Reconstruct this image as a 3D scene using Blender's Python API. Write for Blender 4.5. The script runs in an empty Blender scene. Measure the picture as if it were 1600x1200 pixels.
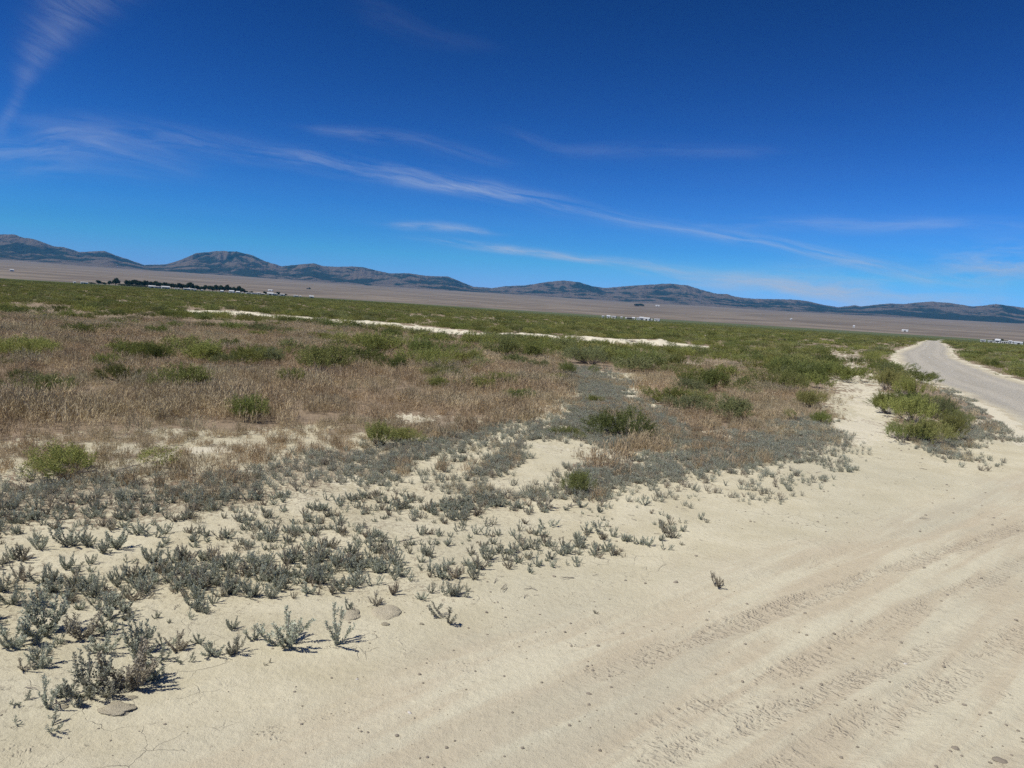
import bpy, math, random
import numpy as np
from mathutils import Matrix, Vector

# ------------------------------------------------------------------ camera, sky, sun, exposure
scene = bpy.context.scene
COL = scene.collection
F_PX = 1200.0
EYE = 1.65
ROLL = math.radians(3.55)
PITCH = math.atan(117 * math.cos(ROLL) / F_PX)
vR = np.array([1.0, 0, 0]); vF = np.array([0, math.cos(PITCH), -math.sin(PITCH)]); vU = np.array([0, math.sin(PITCH), math.cos(PITCH)])
cR = math.cos(ROLL) * vR + math.sin(ROLL) * vU
cU = -math.sin(ROLL) * vR + math.cos(ROLL) * vU
cam = bpy.data.cameras.new("camera")
cam.sensor_width = 36; cam.lens = 36 * F_PX / 1600; cam.clip_start = 0.05; cam.clip_end = 60000
camo = bpy.data.objects.new("camera", cam); COL.objects.link(camo)
M = Matrix(((cR[0], cU[0], -vF[0], 0), (cR[1], cU[1], -vF[1], 0), (cR[2], cU[2], -vF[2], EYE), (0, 0, 0, 1)))
camo.matrix_world = M
scene.camera = camo

SUN_EL = math.radians(56)
SUN_DIR = np.array([-0.86, -0.51]); SUN_DIR /= np.linalg.norm(SUN_DIR)      # horizontal direction towards the sun
sd = Vector((SUN_DIR[0] * math.cos(SUN_EL), SUN_DIR[1] * math.cos(SUN_EL), math.sin(SUN_EL)))
sun = bpy.data.lights.new("sun", 'SUN'); sun.energy = 4.8; sun.angle = math.radians(0.55); sun.color = (1.0, 0.965, 0.875)
suno = bpy.data.objects.new("sun", sun); COL.objects.link(suno)
suno.rotation_euler = sd.to_track_quat('Z', 'Y').to_euler()

scene.view_settings.view_transform = 'Standard'
scene.view_settings.look = 'None'
scene.view_settings.gamma = 1
scene.view_settings.exposure = 0.0
SKY_STRENGTH = 0.10
SKY_GRADE = (5.2, 15.2, 22.0)
HAZE_DENSITY = 3.4e-5

scene.cycles.max_bounces = 4
scene.cycles.diffuse_bounces = 2
scene.cycles.transparent_max_bounces = 8
scene.cycles.volume_bounces = 0
scene.cycles.sample_clamp_indirect = 3.0
scene.cycles.use_adaptive_sampling = True
scene.cycles.use_denoising = False

class NT:
    """small node helper"""
    def __init__(s, tree): s.t = tree; s.n = tree.nodes; s.l = tree.links
    def new(s, typ, **kw):
        n = s.n.new(typ)
        for k, v in kw.items(): setattr(n, k, v)
        return n
    def put(s, sock, v):
        if v is None: return
        if isinstance(v, bpy.types.NodeSocket): s.l.new(v, sock)
        else: sock.default_value = v
    def m(s, op, a, b=None, c=None, clamp=False):
        n = s.new('ShaderNodeMath', operation=op); n.use_clamp = clamp
        s.put(n.inputs[0], a); s.put(n.inputs[1], b); s.put(n.inputs[2], c)
        return n.outputs[0]
    def vm(s, op, a, b=None):
        n = s.new('ShaderNodeVectorMath', operation=op)
        s.put(n.inputs[0], a); s.put(n.inputs[1], b)
        return n.outputs[0]
    def ss(s, v, lo, hi, a=0.0, b=1.0):
        n = s.new('ShaderNodeMapRange', interpolation_type='SMOOTHSTEP')
        for i, q in enumerate((v, lo, hi, a, b)): s.put(n.inputs[i], q)
        return n.outputs[0]
    def noise(s, vec, scale, detail=4, rough=0.5, dist=0.0):
        n = s.new('ShaderNodeTexNoise')
        s.put(n.inputs['Vector'], vec); n.inputs['Scale'].default_value = scale
        n.inputs['Detail'].default_value = detail; n.inputs['Roughness'].default_value = rough
        n.inputs['Distortion'].default_value = dist
        return n.outputs[0]
    def mix(s, f, a, b, mode='MIX'):
        n = s.new('ShaderNodeMix', data_type='RGBA', blend_type=mode)
        s.put(n.inputs[0], f)
        for q, v in ((n.inputs[6], a), (n.inputs[7], b)):
            if isinstance(v, tuple) and len(v) == 3: v = (*v, 1)
            s.put(q, v)
        return n.outputs[2]
    def attr(s, name):
        return s.new('ShaderNodeAttribute', attribute_name=name)
    def xyz(s, v):
        n = s.new('ShaderNodeSeparateXYZ'); s.put(n.inputs[0], v); return n.outputs
    def comb(s, x, y, z):
        n = s.new('ShaderNodeCombineXYZ')
        for i, v in enumerate((x, y, z)): s.put(n.inputs[i], v)
        return n.outputs[0]
    def curve(s, v, pts):
        """float curve through (x, y) points, x rescaled to 0..1 by the caller"""
        n = s.new('ShaderNodeFloatCurve'); s.put(n.inputs['Value'], v)
        c = n.mapping.curves[0]
        while len(c.points) > 2: c.points.remove(c.points[0])
        c.points[0].location = pts[0]; c.points[1].location = pts[-1]
        for p in pts[1:-1]: c.points.new(*p)
        for p in c.points: p.handle_type = 'AUTO_CLAMPED'
        n.mapping.use_clip = False
        n.mapping.extend = 'HORIZONTAL'
        n.mapping.update()
        return n.outputs[0]

def px_dir(x, y):
    d = vF * F_PX + (x - 800) * cR - (y - 600) * cU
    return d / np.linalg.norm(d)

def az_el(x, y):
    d = px_dir(x, y)
    return math.atan2(d[0], d[1]), math.asin(d[2])

world = bpy.data.worlds.new("World"); scene.world = world; world.use_nodes = True
w = NT(world.node_tree); w.n.clear()
sky = w.new('ShaderNodeTexSky', sky_type='NISHITA'); sky.sun_disc = False
sky.sun_elevation = SUN_EL
sky.sun_rotation = math.atan2(SUN_DIR[0], SUN_DIR[1])
sky.altitude = 1600; sky.air_density = 1.0; sky.dust_density = 0.15; sky.ozone_density = 1.8
gam = w.new('ShaderNodeGamma'); w.l.new(w.vm('MULTIPLY', sky.outputs[0], (.1, .1, .1)), gam.inputs[0]); gam.inputs[1].default_value = 2.45
skyc = w.vm('MULTIPLY', gam.outputs[0], SKY_GRADE)          # the deep, contrasty blue of clear high-desert air
rr_, gg_, bb_ = w.xyz(skyc)
ex_ = w.m('MAXIMUM', w.m('SUBTRACT', gg_, w.m('MULTIPLY', bb_, 0.53)), 0.0)      # take the turquoise out of the air at the horizon
skyc = w.comb(w.m('ADD', rr_, w.m('MULTIPLY', ex_, .10)), w.m('SUBTRACT', gg_, w.m('MULTIPLY', ex_, .75)), w.m('ADD', bb_, w.m('MULTIPLY', ex_, .7)))
# thin cirrus, laid out on the sphere of directions (azimuth, elevation)
geo = w.new('ShaderNodeTexCoord')
gx, gy, gz = w.xyz(geo.outputs['Generated'])
AZ = w.m('ARCTAN2', gx, gy)
EL = w.m('ARCSINE', gz)
AZN = w.m('DIVIDE', w.m('ADD', AZ, 1.0), 2.0)          # -1..1 rad -> 0..1
def streak(pxs, width, amp, fib=60, stretch=7, seed=0.0, wind=0.0):
    """pxs: (x, y, strength, width factor) read off the photograph, turned into directions"""
    pts = []
    for x, y, a, wf in pxs:
        z, e = az_el(x, y); pts.append(((z + 1) / 2, e, a, wf))
    pts.sort()
    c = w.curve(AZN, [(p[0], p[1]) for p in pts])
    A = w.curve(AZN, [(0, 0), (max(0.001, pts[0][0] - 0.03), 0)] + [(p[0], p[2]) for p in pts] + [(min(.999, pts[-1][0] + 0.03), 0), (1, 0)])
    W = w.curve(AZN, [(p[0], p[3] * 0.5) for p in pts])
    W = w.m('MAXIMUM', w.m('MULTIPLY', W, 2 * width), 0.001)
    A = w.m('MAXIMUM', A, 0.0)
    v = w.m('SUBTRACT', EL, c)
    wob = w.noise(w.comb(w.m('MULTIPLY', AZ, 9), w.m('MULTIPLY', EL, 25), seed), 1.0, 4, 0.55)
    v = w.m('ADD', v, w.m('MULTIPLY', w.m('SUBTRACT', wob, 0.5), w.m('MULTIPLY', W, 1.6)))
    q = w.m('DIVIDE', v, W)
    g = w.m('EXPONENT', w.m('MULTIPLY', w.m('MULTIPLY', q, q), -1.0))
    n = w.noise(w.comb(w.m('MULTIPLY', w.m('ADD', AZ, w.m('MULTIPLY', EL, wind)), stretch), w.m('MULTIPLY', v, fib), seed + 3.3), 1.0, 6, 0.62, 0.35)
    n = w.ss(n, 0.30, 0.72)
    return w.m('MULTIPLY', w.m('MULTIPLY', g, w.m('MULTIPLY', A, amp)), n)
R = 1 / F_PX
streaks = [
    streak([(60, 192, .15, 1), (200, 207, .25, 1.2), (330, 226, .3, 1.2), (560, 263, .6, 1.1), (660, 280, .9, 1), (760, 297, 1, .9), (900, 327, 1, .8), (1000, 349, .8, .7), (1150, 370, .75, .7), (1320, 403, 1.2, .8), (1450, 434, .8, .8)], 12 * R, 0.58, 75, 9, 1.0, 2.5),
    streak([(665, 372, .4, .5), (740, 383, .9, .7), (820, 393, .8, .8), (900, 403, .9, .8), (1000, 416, .8, 1.3), (1060, 430, .6, 1.6), (1180, 442, .5, 1.6), (1330, 458, .5, 1.8)], 7 * R, 0.8, 90, 10, 5.0),
    streak([(600, 349, .3, .7), (660, 353, .9, 1), (720, 359, .9, 1), (770, 366, .3, .6)], 6 * R, 0.5, 90, 12, 8.0),
    streak([(1080, 437, .3, .6), (1200, 444, .7, .9), (1330, 455, 1, 1.3), (1440, 462, .9, 1), (1560, 466, .6, .6)], 20 * R, 0.75, 45, 6, 11.0),
    streak([(1100, 352, .2, .7), (1250, 350, .6, 1), (1400, 352, .7, 1), (1600, 352, .4, .9)], 10 * R, 0.32, 60, 8, 14.0),
    streak([(1450, 425, .3, 1.2), (1520, 422, .9, 1.2), (1600, 408, 1, 1), (1680, 396, .7, 1)], 22 * R, 0.6, 60, 14, 17.0, 3),
    streak([(-60, 240, .6, 1), (30, 236, .8, 1), (90, 222, 1, 1), (170, 228, .7, 1), (300, 262, .3, .8)], 18 * R, 0.27, 80, 9, 21.0, 2),
    streak([(-60, 266, .6, 1), (30, 262, .7, 1), (140, 268, .4, 1), (260, 284, .2, 1)], 13 * R, 0.20, 80, 9, 24.0, 2),
    streak([(480, 203, .3, .7), (560, 209, .9, 1), (630, 213, .8, 1), (700, 232, .4, 1.4), (780, 255, .3, 1)], 9 * R, 0.17, 80, 10, 27.0, 2),
    streak([(780, 200, .2, 1), (900, 235, .6, 1), (1050, 235, .6, 1), (1200, 238, .3, 1)], 9 * R, 0.10, 80, 10, 30.0),
    streak([(560, 15, .3, 1), (610, 30, .9, 1), (690, 60, .7, .8), (760, 72, .3, .6)], 16 * R, 0.035, 60, 10, 33.0),
]
# the feathered near-vertical wisp on the left runs along elevation, so its centre is a function of elevation
ELN = w.m('DIVIDE', EL, 1.0)
pv = sorted([(az_el(x, y)[1], az_el(x, y)[0], a) for x, y, a in ((170, -60, .8), (120, 0, 1), (85, 50, 1), (45, 110, .8), (22, 165, .7), (2, 195, .9))])
cz = w.curve(ELN, [(p[0], p[1] + 1) for p in pv])
ca = w.curve(ELN, [(0, 0), (pv[0][0] - .02, 0)] + [(p[0], p[2]) for p in pv] + [(1, .2)])
vv = w.m('SUBTRACT', w.m('ADD', AZ, 1.0), cz)
ww = w.m('MAXIMUM', w.m('ADD', 0.012, w.m('MULTIPLY', w.m('SUBTRACT', EL, 0.22), 0.26)), 0.006)
qq = w.m('DIVIDE', vv, ww)
gg = w.m('EXPONENT', w.m('MULTIPLY', w.m('MULTIPLY', qq, qq), -1.0))
nn = w.ss(w.noise(w.comb(w.m('MULTIPLY', w.m('SUBTRACT', AZ, w.m('MULTIPLY', EL, .6)), 14), w.m('MULTIPLY', w.m('ADD', EL, w.m('MULTIPLY', AZ, .35)), 95), 2.0), 1.0, 7, .68, .6), .15, .85)
streaks.append(w.m('MULTIPLY', w.m('MULTIPLY', gg, ca), w.m('MULTIPLY', nn, 0.19)))
tot = streaks[0]
for q in streaks[1:]: tot = w.m('ADD', tot, q)
veil = w.m('MULTIPLY', w.m('EXPONENT', w.m('MULTIPLY', EL, -1 / 0.075)), w.ss(AZ, -.5, .6, .14, .30))
tot = w.m('ADD', tot, w.m('MULTIPLY', veil, w.ss(w.noise(w.comb(w.m('MULTIPLY', AZ, 5), w.m('MULTIPLY', EL, 40), 3.0), 1.0, 4, .6), .2, .8, .75, 1.15)))
tot = w.m('MULTIPLY', tot, w.ss(EL, -0.01, 0.01), clamp=True)
cloudc = w.mix(tot, skyc, (6.5, 6.9, 7.6))
bg = w.new('ShaderNodeBackground'); w.l.new(cloudc, bg.inputs[0]); bg.inputs[1].default_value = SKY_STRENGTH
wo = w.new('ShaderNodeOutputWorld'); w.l.new(bg.outputs[0], wo.inputs[0])

# ------------------------------------------------------------------ numpy helpers
def _h(ix, iy, s):
    v = np.sin(ix * 127.1 + iy * 311.7 + s * 74.7) * 43758.5453
    return v - np.floor(v)
def vnoise(x, y, s=0):
    ix = np.floor(x); iy = np.floor(y); fx = x - ix; fy = y - iy
    fx = fx * fx * (3 - 2 * fx); fy = fy * fy * (3 - 2 * fy)
    a = _h(ix, iy, s); b = _h(ix + 1, iy, s); c = _h(ix, iy + 1, s); d = _h(ix + 1, iy + 1, s)
    return (a * (1 - fx) + b * fx) * (1 - fy) + (c * (1 - fx) + d * fx) * fy
def fbm(x, y, s=0, o=4, g=0.5):
    t = 0; a = 1; n = 0
    for i in range(o):
        t = t + a * (vnoise(x, y, s + i * 7) * 2 - 1); n += a; a *= g
        x, y = x * 1.93 * .8 + y * 1.93 * .6 + 3.1, -x * 1.93 * .6 + y * 1.93 * .8 + 1.7
    return t / n
def sst(v, a, b):
    t = np.clip((v - a) / (b - a), 0, 1); return t * t * (3 - 2 * t)
def un(x, y):
    """photograph pixel -> point on the level ground"""
    d = px_dir(x, y); t = -EYE / d[2]
    return d[0] * t, d[1] * t
def inside(poly, x, y):
    r = np.zeros(x.shape, bool); n = len(poly)
    for i in range(n):
        x1, y1 = poly[i]; x2, y2 = poly[(i + 1) % n]
        if y1 == y2: continue
        c = ((y1 > y) != (y2 > y)) & (x < (x2 - x1) * (y - y1) / (y2 - y1) + x1)
        r ^= c
    return r
def P(*pts): return [un(*p) for p in pts]
def polydist(pts, x, y):
    """unsigned distance, arclength, signed offset (right of the line is positive)"""
    best = np.full(x.shape, 1e18); S = np.zeros(x.shape); D = np.zeros(x.shape); acc = 0
    for (x1, y1), (x2, y2) in zip(pts[:-1], pts[1:]):
        dx, dy = x2 - x1, y2 - y1; L = math.hypot(dx, dy)
        t = np.clip(((x - x1) * dx + (y - y1) * dy) / L / L, 0, 1)
        ex, ey = x - x1 - t * dx, y - y1 - t * dy
        d = np.hypot(ex, ey); m = d < best
        best = np.where(m, d, best); S = np.where(m, acc + t * L, S)
        D = np.where(m, np.where(ex * dy - ey * dx > 0, d, -d), D)
        acc += L
    return best, S, D

# ------------------------------------------------------------------ the plan of the place
def smooth_line(pts, n=3):
    for _ in range(n):
        q = [pts[0]]
        for a, b in zip(pts[:-1], pts[1:]):
            q += [(a[0] * .75 + b[0] * .25, a[1] * .75 + b[1] * .25), (a[0] * .25 + b[0] * .75, a[1] * .25 + b[1] * .75)]
        pts = q + [pts[-1]]
    return pts
ROAD = smooth_line([(-9, -7), (-3.2, -1.6), (-0.4, 1.0), (1.8, 3.2), (4.1, 5.4), (6.5, 7.7), (9.3, 11.1), (12.4, 16), (15.5, 22.5), (18.5, 31), (22.8, 41), (28, 51.5), (33.5, 63), (44, 82), (62, 114), (110, 204), (186, 341), (420, 760)], 2)
BERM = smooth_line(P((250, 484), (325, 490), (400, 494), (500, 503), (600, 510), (650, 515), (720, 522), (800, 527), (900, 534), (1000, 539), (1060, 541), (1130, 545), (1200, 551)), 1)

Z = {}
Z['brown'] = [P((-500, 520), (-200, 490), (0, 490), (120, 494), (210, 502), (360, 512), (500, 509), (640, 524), (760, 540), (880, 558), (905, 590), (900, 615), (870, 645), (800, 660), (700, 684), (560, 700), (420, 728), (330, 742), (200, 748), (0, 765), (-400, 790)),
              P((1010, 585), (1100, 572), (1190, 575), (1230, 610), (1255, 655), (1262, 675), (1160, 690), (1060, 700), (960, 725), (895, 738), (905, 718), (1010, 690), (1030, 640))]
Z['thin'] = [P((-200, 700), (0, 690), (120, 680), (260, 672), (420, 676), (560, 655), (740, 650), (760, 660), (640, 690), (540, 716), (330, 738), (160, 752), (-200, 775))]
Z['carpet'] = [P((-300, 790), (0, 765), (200, 748), (330, 742), (420, 728), (560, 700), (700, 682), (830, 655), (890, 630), (912, 595), (985, 600), (1005, 640), (1000, 690), (930, 715), (905, 690), (820, 690), (740, 745), (640, 750), (560, 765), (430, 775), (330, 803), (200, 803), (0, 830), (-300, 860)),
               P((640, 800), (700, 770), (760, 790), (860, 765), (905, 735), (1050, 715), (1130, 690), (1170, 650), (1240, 645), (1290, 675), (1320, 690), (1300, 712), (1150, 738), (1040, 752), (900, 775), (860, 785), (760, 800), (700, 812)),
               P((1440, 600), (1500, 615), (1540, 640), (1558, 665), (1555, 690), (1520, 695), (1490, 680), (1510, 655), (1470, 630)),
               P((1400, 690), (1500, 690), (1540, 705), (1548, 722), (1500, 728), (1480, 712)),
               P((905, 575), (960, 578), (1000, 600), (1020, 640), (1100, 690), (1040, 700), (990, 655), (960, 610), (900, 600))]
Z['mid'] = [P((380, 790), (450, 770), (560, 762), (680, 745), (760, 748), (840, 770), (800, 812), (720, 822), (640, 845), (520, 860), (400, 875), (330, 850))]
Z['band'] = [P((-300, 870), (0, 872), (110, 868), (180, 892), (300, 878), (390, 880), (400, 905), (380, 960), (330, 968), (230, 930), (150, 945), (60, 965), (0, 985), (-300, 1010)),
             P((380, 885), (520, 878), (600, 890), (690, 885), (745, 893), (745, 908), (700, 915), (660, 945), (590, 940), (500, 945), (400, 965), (370, 950))]
Z['scatter'] = [P((-200, 995), (0, 985), (150, 955), (230, 935), (380, 962), (500, 945), (560, 950), (540, 985), (400, 1000), (330, 1030), (200, 1090), (60, 1120), (-200, 1150))]
Z['sparse'] = [P((-200, 860), (0, 835), (200, 808), (330, 805), (430, 780), (450, 860), (380, 880), (300, 876), (180, 888), (110, 866), (-200, 868)),
               P((640, 850), (760, 815), (900, 790), (980, 800), (900, 840), (780, 880), (600, 890), (520, 870))]
Z['fringe'] = [P((860, 790), (1000, 765), (1150, 742), (1290, 715), (1330, 740), (1220, 780), (1100, 790), (980, 800)),
               P((1180, 735), (1300, 700), (1350, 700), (1310, 745), (1200, 775))]
Z['isle'] = [P((700, 862), (790, 838), (850, 850), (960, 842), (1000, 862), (960, 872), (900, 882), (850, 888), (760, 890), (705, 885)),
             P((1035, 838), (1060, 822), (1110, 815), (1110, 826), (1070, 840), (1040, 843))]
Z['gap'] = [P((715, 782), (760, 758), (805, 738), (850, 714), (903, 699), (906, 712), (862, 731), (815, 757), (765, 776)),
            P((972, 597), (1002, 608), (1028, 636), (1002, 654), (982, 634)),
            P((1288, 590), (1318, 575), (1338, 580), (1345, 630), (1352, 655), (1385, 690), (1330, 695), (1290, 680), (1260, 662), (1300, 645), (1280, 620)),
            P((1312, 540), (1335, 548), (1345, 575), (1318, 577), (1322, 560)),
            P((70, 622), (140, 618), (142, 630), (80, 634)), P((740, 590), (800, 592), (795, 602), (735, 600)),
            P((590, 652), (640, 645), (690, 655), (600, 662)), P((1450, 640), (1500, 650), (1505, 668), (1460, 660))]
Z['gap2'] = [P((560, 772), (640, 742), (720, 700), (820, 664), (900, 608), (918, 622), (860, 665), (745, 712), (665, 756), (580, 785)), P((905, 700), (935, 690), (930, 720), (905, 720))]
Z['green'] = [P((-600, 478), (-200, 484), (0, 487), (120, 490), (215, 498), (300, 503), (330, 500), (500, 512), (640, 524), (760, 534), (800, 545), (900, 556), (950, 575), (1030, 590), (1100, 575), (1180, 570), (1205, 600), (1260, 612), (1290, 590), (1300, 565), (1310, 540), (1345, 552), (1360, 600), (1375, 640), (1390, 690), (1430, 700), (1480, 696), (1512, 670), (1490, 640), (1440, 608), (1420, 575), (1410, 556), (1405, 545), (1440, 538), (1464, 529.5), (1400, 526), (800, 488), (0, 437), (-600, 403)),
              P((1462, 531), (1450, 546), (1465, 556), (1500, 566), (1555, 584), (1610, 602), (1800, 640), (1900, 600), (1900, 560))]
def zone(name, x, y, warp=1.0):
    r = np.hypot(x, y)
    a = 0.045 * warp
    wx = x + r * a * fbm(x / (r * .12 + .6), y / (r * .12 + .6), 11, 3)
    wy = y + r * a * 1.5 * fbm(x / (r * .12 + .6), y / (r * .12 + .6), 23, 3)
    jt = (.010 * r + .05)
    wx = wx + jt * (_h(np.floor(x * 37), np.floor(y * 37), 5) - .5) * 2.6 + jt * 2 * fbm(x / .4, y / .4, 27, 2)
    wy = wy + 2.0 * jt * (_h(np.floor(x * 37), np.floor(y * 37), 6) - .5) * 2.6 + jt * 3 * fbm(x / .4, y / .4, 29, 2)
    m = np.zeros(x.shape, bool)
    for p in Z[name]: m |= inside(p, wx, wy)
    return m

def edge_norm(S, D):
    """offset from the road's middle, stretched so that the left edge always lies at -2.1"""
    return np.where(D < 0, D * 2.1 / np.interp(S, [12, 24, 30, 36, 45], [1.8, 1.3, 1.6, 2.05, 2.2]), D)
def height(x, y, detail=True):
    x = np.asarray(x, float); y = np.asarray(y, float)
    r = np.hypot(x, y); az = np.arctan2(x, y)
    h = 0.022 * fbm(x / 2.3, y / 2.3, 3, 3) * sst(r, 1.0, 5.0) + 0.07 * fbm(x / 11, y / 11, 5, 3) * sst(r, 8, 30) + 0.25 * fbm(x / 70, y / 70, 9, 3) * sst(r, 60, 200)
    b, S, D = polydist(ROAD, x, y)
    wob = 0.25 * fbm(S / 3.0, S * 0 + 1.5, 31, 2)
    near = 1 - sst(r, 25, 60)
    h = h + 0.035 * sst(-D, 1.8 + wob, 3.2) * near * 0.6                 # the verge stands a little above the road
    h = h - 0.05 * np.exp(-(D / 2.0) ** 2) * sst(r, 10, 20) * near
    if detail:
        off = 1 - np.exp(-(D / 2.2) ** 4)
        veg = sst(-D, 2.0, 3.5)
        h = h + veg * (0.014 * fbm(x / .35, y / .35, 41, 3) + 0.007 * np.abs(fbm(x / .09, y / .09, 43, 2))) * (1 - sst(r, 25, 40))
        for d0, dr, dep, wd, sa_, sb_, st in TRACKS:
            d = D - d0 - dr * (S - 15) - 0.05 * fbm(S / 2.2, S * 0 + d0 * 7, 51, 2)
            dep = dep * sst(S, sa_ - 1, sa_ + 1) * (1 - sst(S, sb_ - 3, sb_))
            h = h - dep * np.exp(-(d / wd) ** 4) + dep * .6 * np.exp(-((np.abs(d) - wd * 1.35) / (wd * .35)) ** 2)
        h = h + 0.006 * fbm(x / .16, y / .16, 47, 3) * np.exp(-((D - .3) / 1.5) ** 2)
    # the washed white bank across the flat
    bd, bs, bD = polydist(BERM, x, y)
    bh = 0.29 * (0.78 + 0.55 * fbm(bs / 2.2, bs * 0, 61, 4)) * sst(bs, 1, 6) * (1 - sst(bs, 38, 45))
    prof = np.where(bD > 0, 1 - sst(bD + .9 * fbm(x / .7, y / .7, 63, 3), 0, .9), 1 - sst(-bD, .5, 5.5))
    h = h + np.maximum(bh, 0) * prof * (1 + 0.25 * fbm(x / .5, y / .5, 65, 3))
    # the basin sinks very slightly to the right, then the alluvial fan climbs to the mountains
    h = h - 2.2 * sst(az, -0.20, 0.10) * sst(r, 150, 750) * (1 - sst(r, 1800, 2700))
    h = h + 0.0268 * np.maximum(r - 2650, 0) * (0.93 + 0.07 * sst(r, 2650, 4500)) + 9 * fbm(x / 1500, y / 1500, 71, 3) * sst(r, 2700, 6000)
    return h
# offset at s = 15 m, drift per metre, depth, half width, from s, to s, tread strength
TRACKS = [(-1.75, .05, .004, .12, 9, 18, .15), (-1.34, .09, .009, .10, 13.5, 26, .12), (-1.0, .09, .011, .085, 14.2, 23, 1.0), (-0.53, .085, .007, .10, 13.8, 22, .6),
          (-0.30, .15, .006, .07, 13.6, 17, .8), (-.05, .10, .008, .11, 13.6, 21, .55), (.38, .10, .008, .10, 12.5, 26, .25), (.95, .07, .008, .10, 11, 32, .15)]
def hz(x, y): return float(height(np.array([x]), np.array([y]))[0])

def tag(o, label=None, category=None, group=None, kind=None):
    for k, v in (('label', label), ('category', category), ('group', group), ('kind', kind)):
        if v: o[k] = v
    return o
def mesh_from(name, V, Fc, mats=(), midx=None, tone=None, smooth=False):
    """V: (n,3); Fc: list of arrays, each (k,3) or (k,4)"""
    me = bpy.data.meshes.new(name)
    V = np.asarray(V, np.float32); me.vertices.add(len(V)); me.vertices.foreach_set('co', V.ravel())
    Fc = [np.asarray(f, np.int32) for f in (Fc if isinstance(Fc, list) else [Fc]) if len(f)]
    if Fc:
        loops = np.concatenate([f.ravel() for f in Fc]); tots = np.concatenate([np.full(len(f), f.shape[1], np.int32) for f in Fc])
        me.loops.add(len(loops)); me.loops.foreach_set('vertex_index', loops)
        me.polygons.add(len(tots)); me.polygons.foreach_set('loop_start', np.concatenate([[0], np.cumsum(tots)[:-1]]).astype(np.int32))
        me.polygons.foreach_set('loop_total', tots)
        if midx is not None: me.polygons.foreach_set('material_index', np.asarray(midx, np.int32))
        me.polygons.foreach_set('use_smooth', np.full(len(tots), smooth))
    for m in mats: me.materials.append(m)
    if tone is not None:
        a = me.attributes.new('tone', 'FLOAT', 'POINT'); a.data.foreach_set('value', np.asarray(tone, np.float32))
    me.update(calc_edges=True)
    return me
def add_obj(name, me, parent=None, loc=None):
    o = bpy.data.objects.new(name, me); COL.objects.link(o)
    if parent is not None: o.parent = parent
    if loc is not None: o.location = loc
    return o

# ------------------------------------------------------------------ materials
def new_mat(name):
    m = bpy.data.materials.new(name); m.use_nodes = True; t = NT(m.node_tree); t.n.clear()
    return m, t, t.new('ShaderNodeOutputMaterial')
def out_principled(t, out, col, rough=0.95, spec=0.2, normal=None):
    b = t.new('ShaderNodeBsdfPrincipled'); t.put(b.inputs['Base Color'], (*col, 1) if isinstance(col, tuple) else col)
    t.put(b.inputs['Roughness'], rough); b.inputs['Specular IOR Level'].default_value = spec
    if normal is not None: t.l.new(normal, b.inputs['Normal'])
    t.l.new(b.outputs[0], out.inputs[0]); return b

def leaf_mat(name, c_dark, c_light, c_odd, odd=0.15, trans=0.25, var=0.35, patch=None):
    m, t, out = new_mat(name)
    tone = t.attr('tone').outputs['Fac']
    oi = t.new('ShaderNodeObjectInfo').outputs['Random']
    c = t.mix(tone, c_dark, c_light)
    c = t.mix(t.m('MULTIPLY', t.ss(oi, 1 - odd * 2, 1.0), 0.8), c, c_odd)
    if patch:
        lc_ = t.new('ShaderNodeObjectInfo').outputs['Location']
        c = t.mix(t.m('MULTIPLY', t.ss(t.noise(lc_, .28, 4, .6), .42, .62), .85), c, patch[0])
        c = t.mix(t.m('MULTIPLY', t.ss(t.noise(t.vm('ADD', lc_, (40.0, 9.0, 0.0)), .45, 4, .6), .50, .66), .8), c, patch[1])
    k = t.m('ADD', 1 - var / 2, t.m('MULTIPLY', t.m('FRACT', t.m('MULTIPLY', oi, 17.31)), var))
    c = t.mix(1.0, c, t.comb(k, k, k), 'MULTIPLY')
    d = t.new('ShaderNodeBsdfDiffuse'); t.l.new(c, d.inputs[0])
    tr = t.new('ShaderNodeBsdfTranslucent'); t.l.new(c, tr.inputs[0])
    mx = t.new('ShaderNodeMixShader'); mx.inputs[0].default_value = trans
    t.l.new(d.outputs[0], mx.inputs[1]); t.l.new(tr.outputs[0], mx.inputs[2]); t.l.new(mx.outputs[0], out.inputs[0])
    return m
def plain_mat(name, col, rough=0.9, var=0.15, scale=6.0, bump=0.0, spec=0.2):
    m, t, out = new_mat(name)
    tc = t.new('ShaderNodeTexCoord').outputs['Object']
    n = t.noise(tc, scale, 5, 0.6)
    c = t.mix(n, tuple(v * (1 - var) for v in col), tuple(min(1, v * (1 + var)) for v in col))
    nm = None
    if bump:
        b = t.new('ShaderNodeBump'); b.inputs['Strength'].default_value = 1; b.inputs['Distance'].default_value = bump
        t.l.new(t.noise(tc, scale * 2, 6, 0.65), b.inputs['Height']); nm = b.outputs[0]
    out_principled(t, out, c, rough, spec, nm)
    return m

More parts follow.
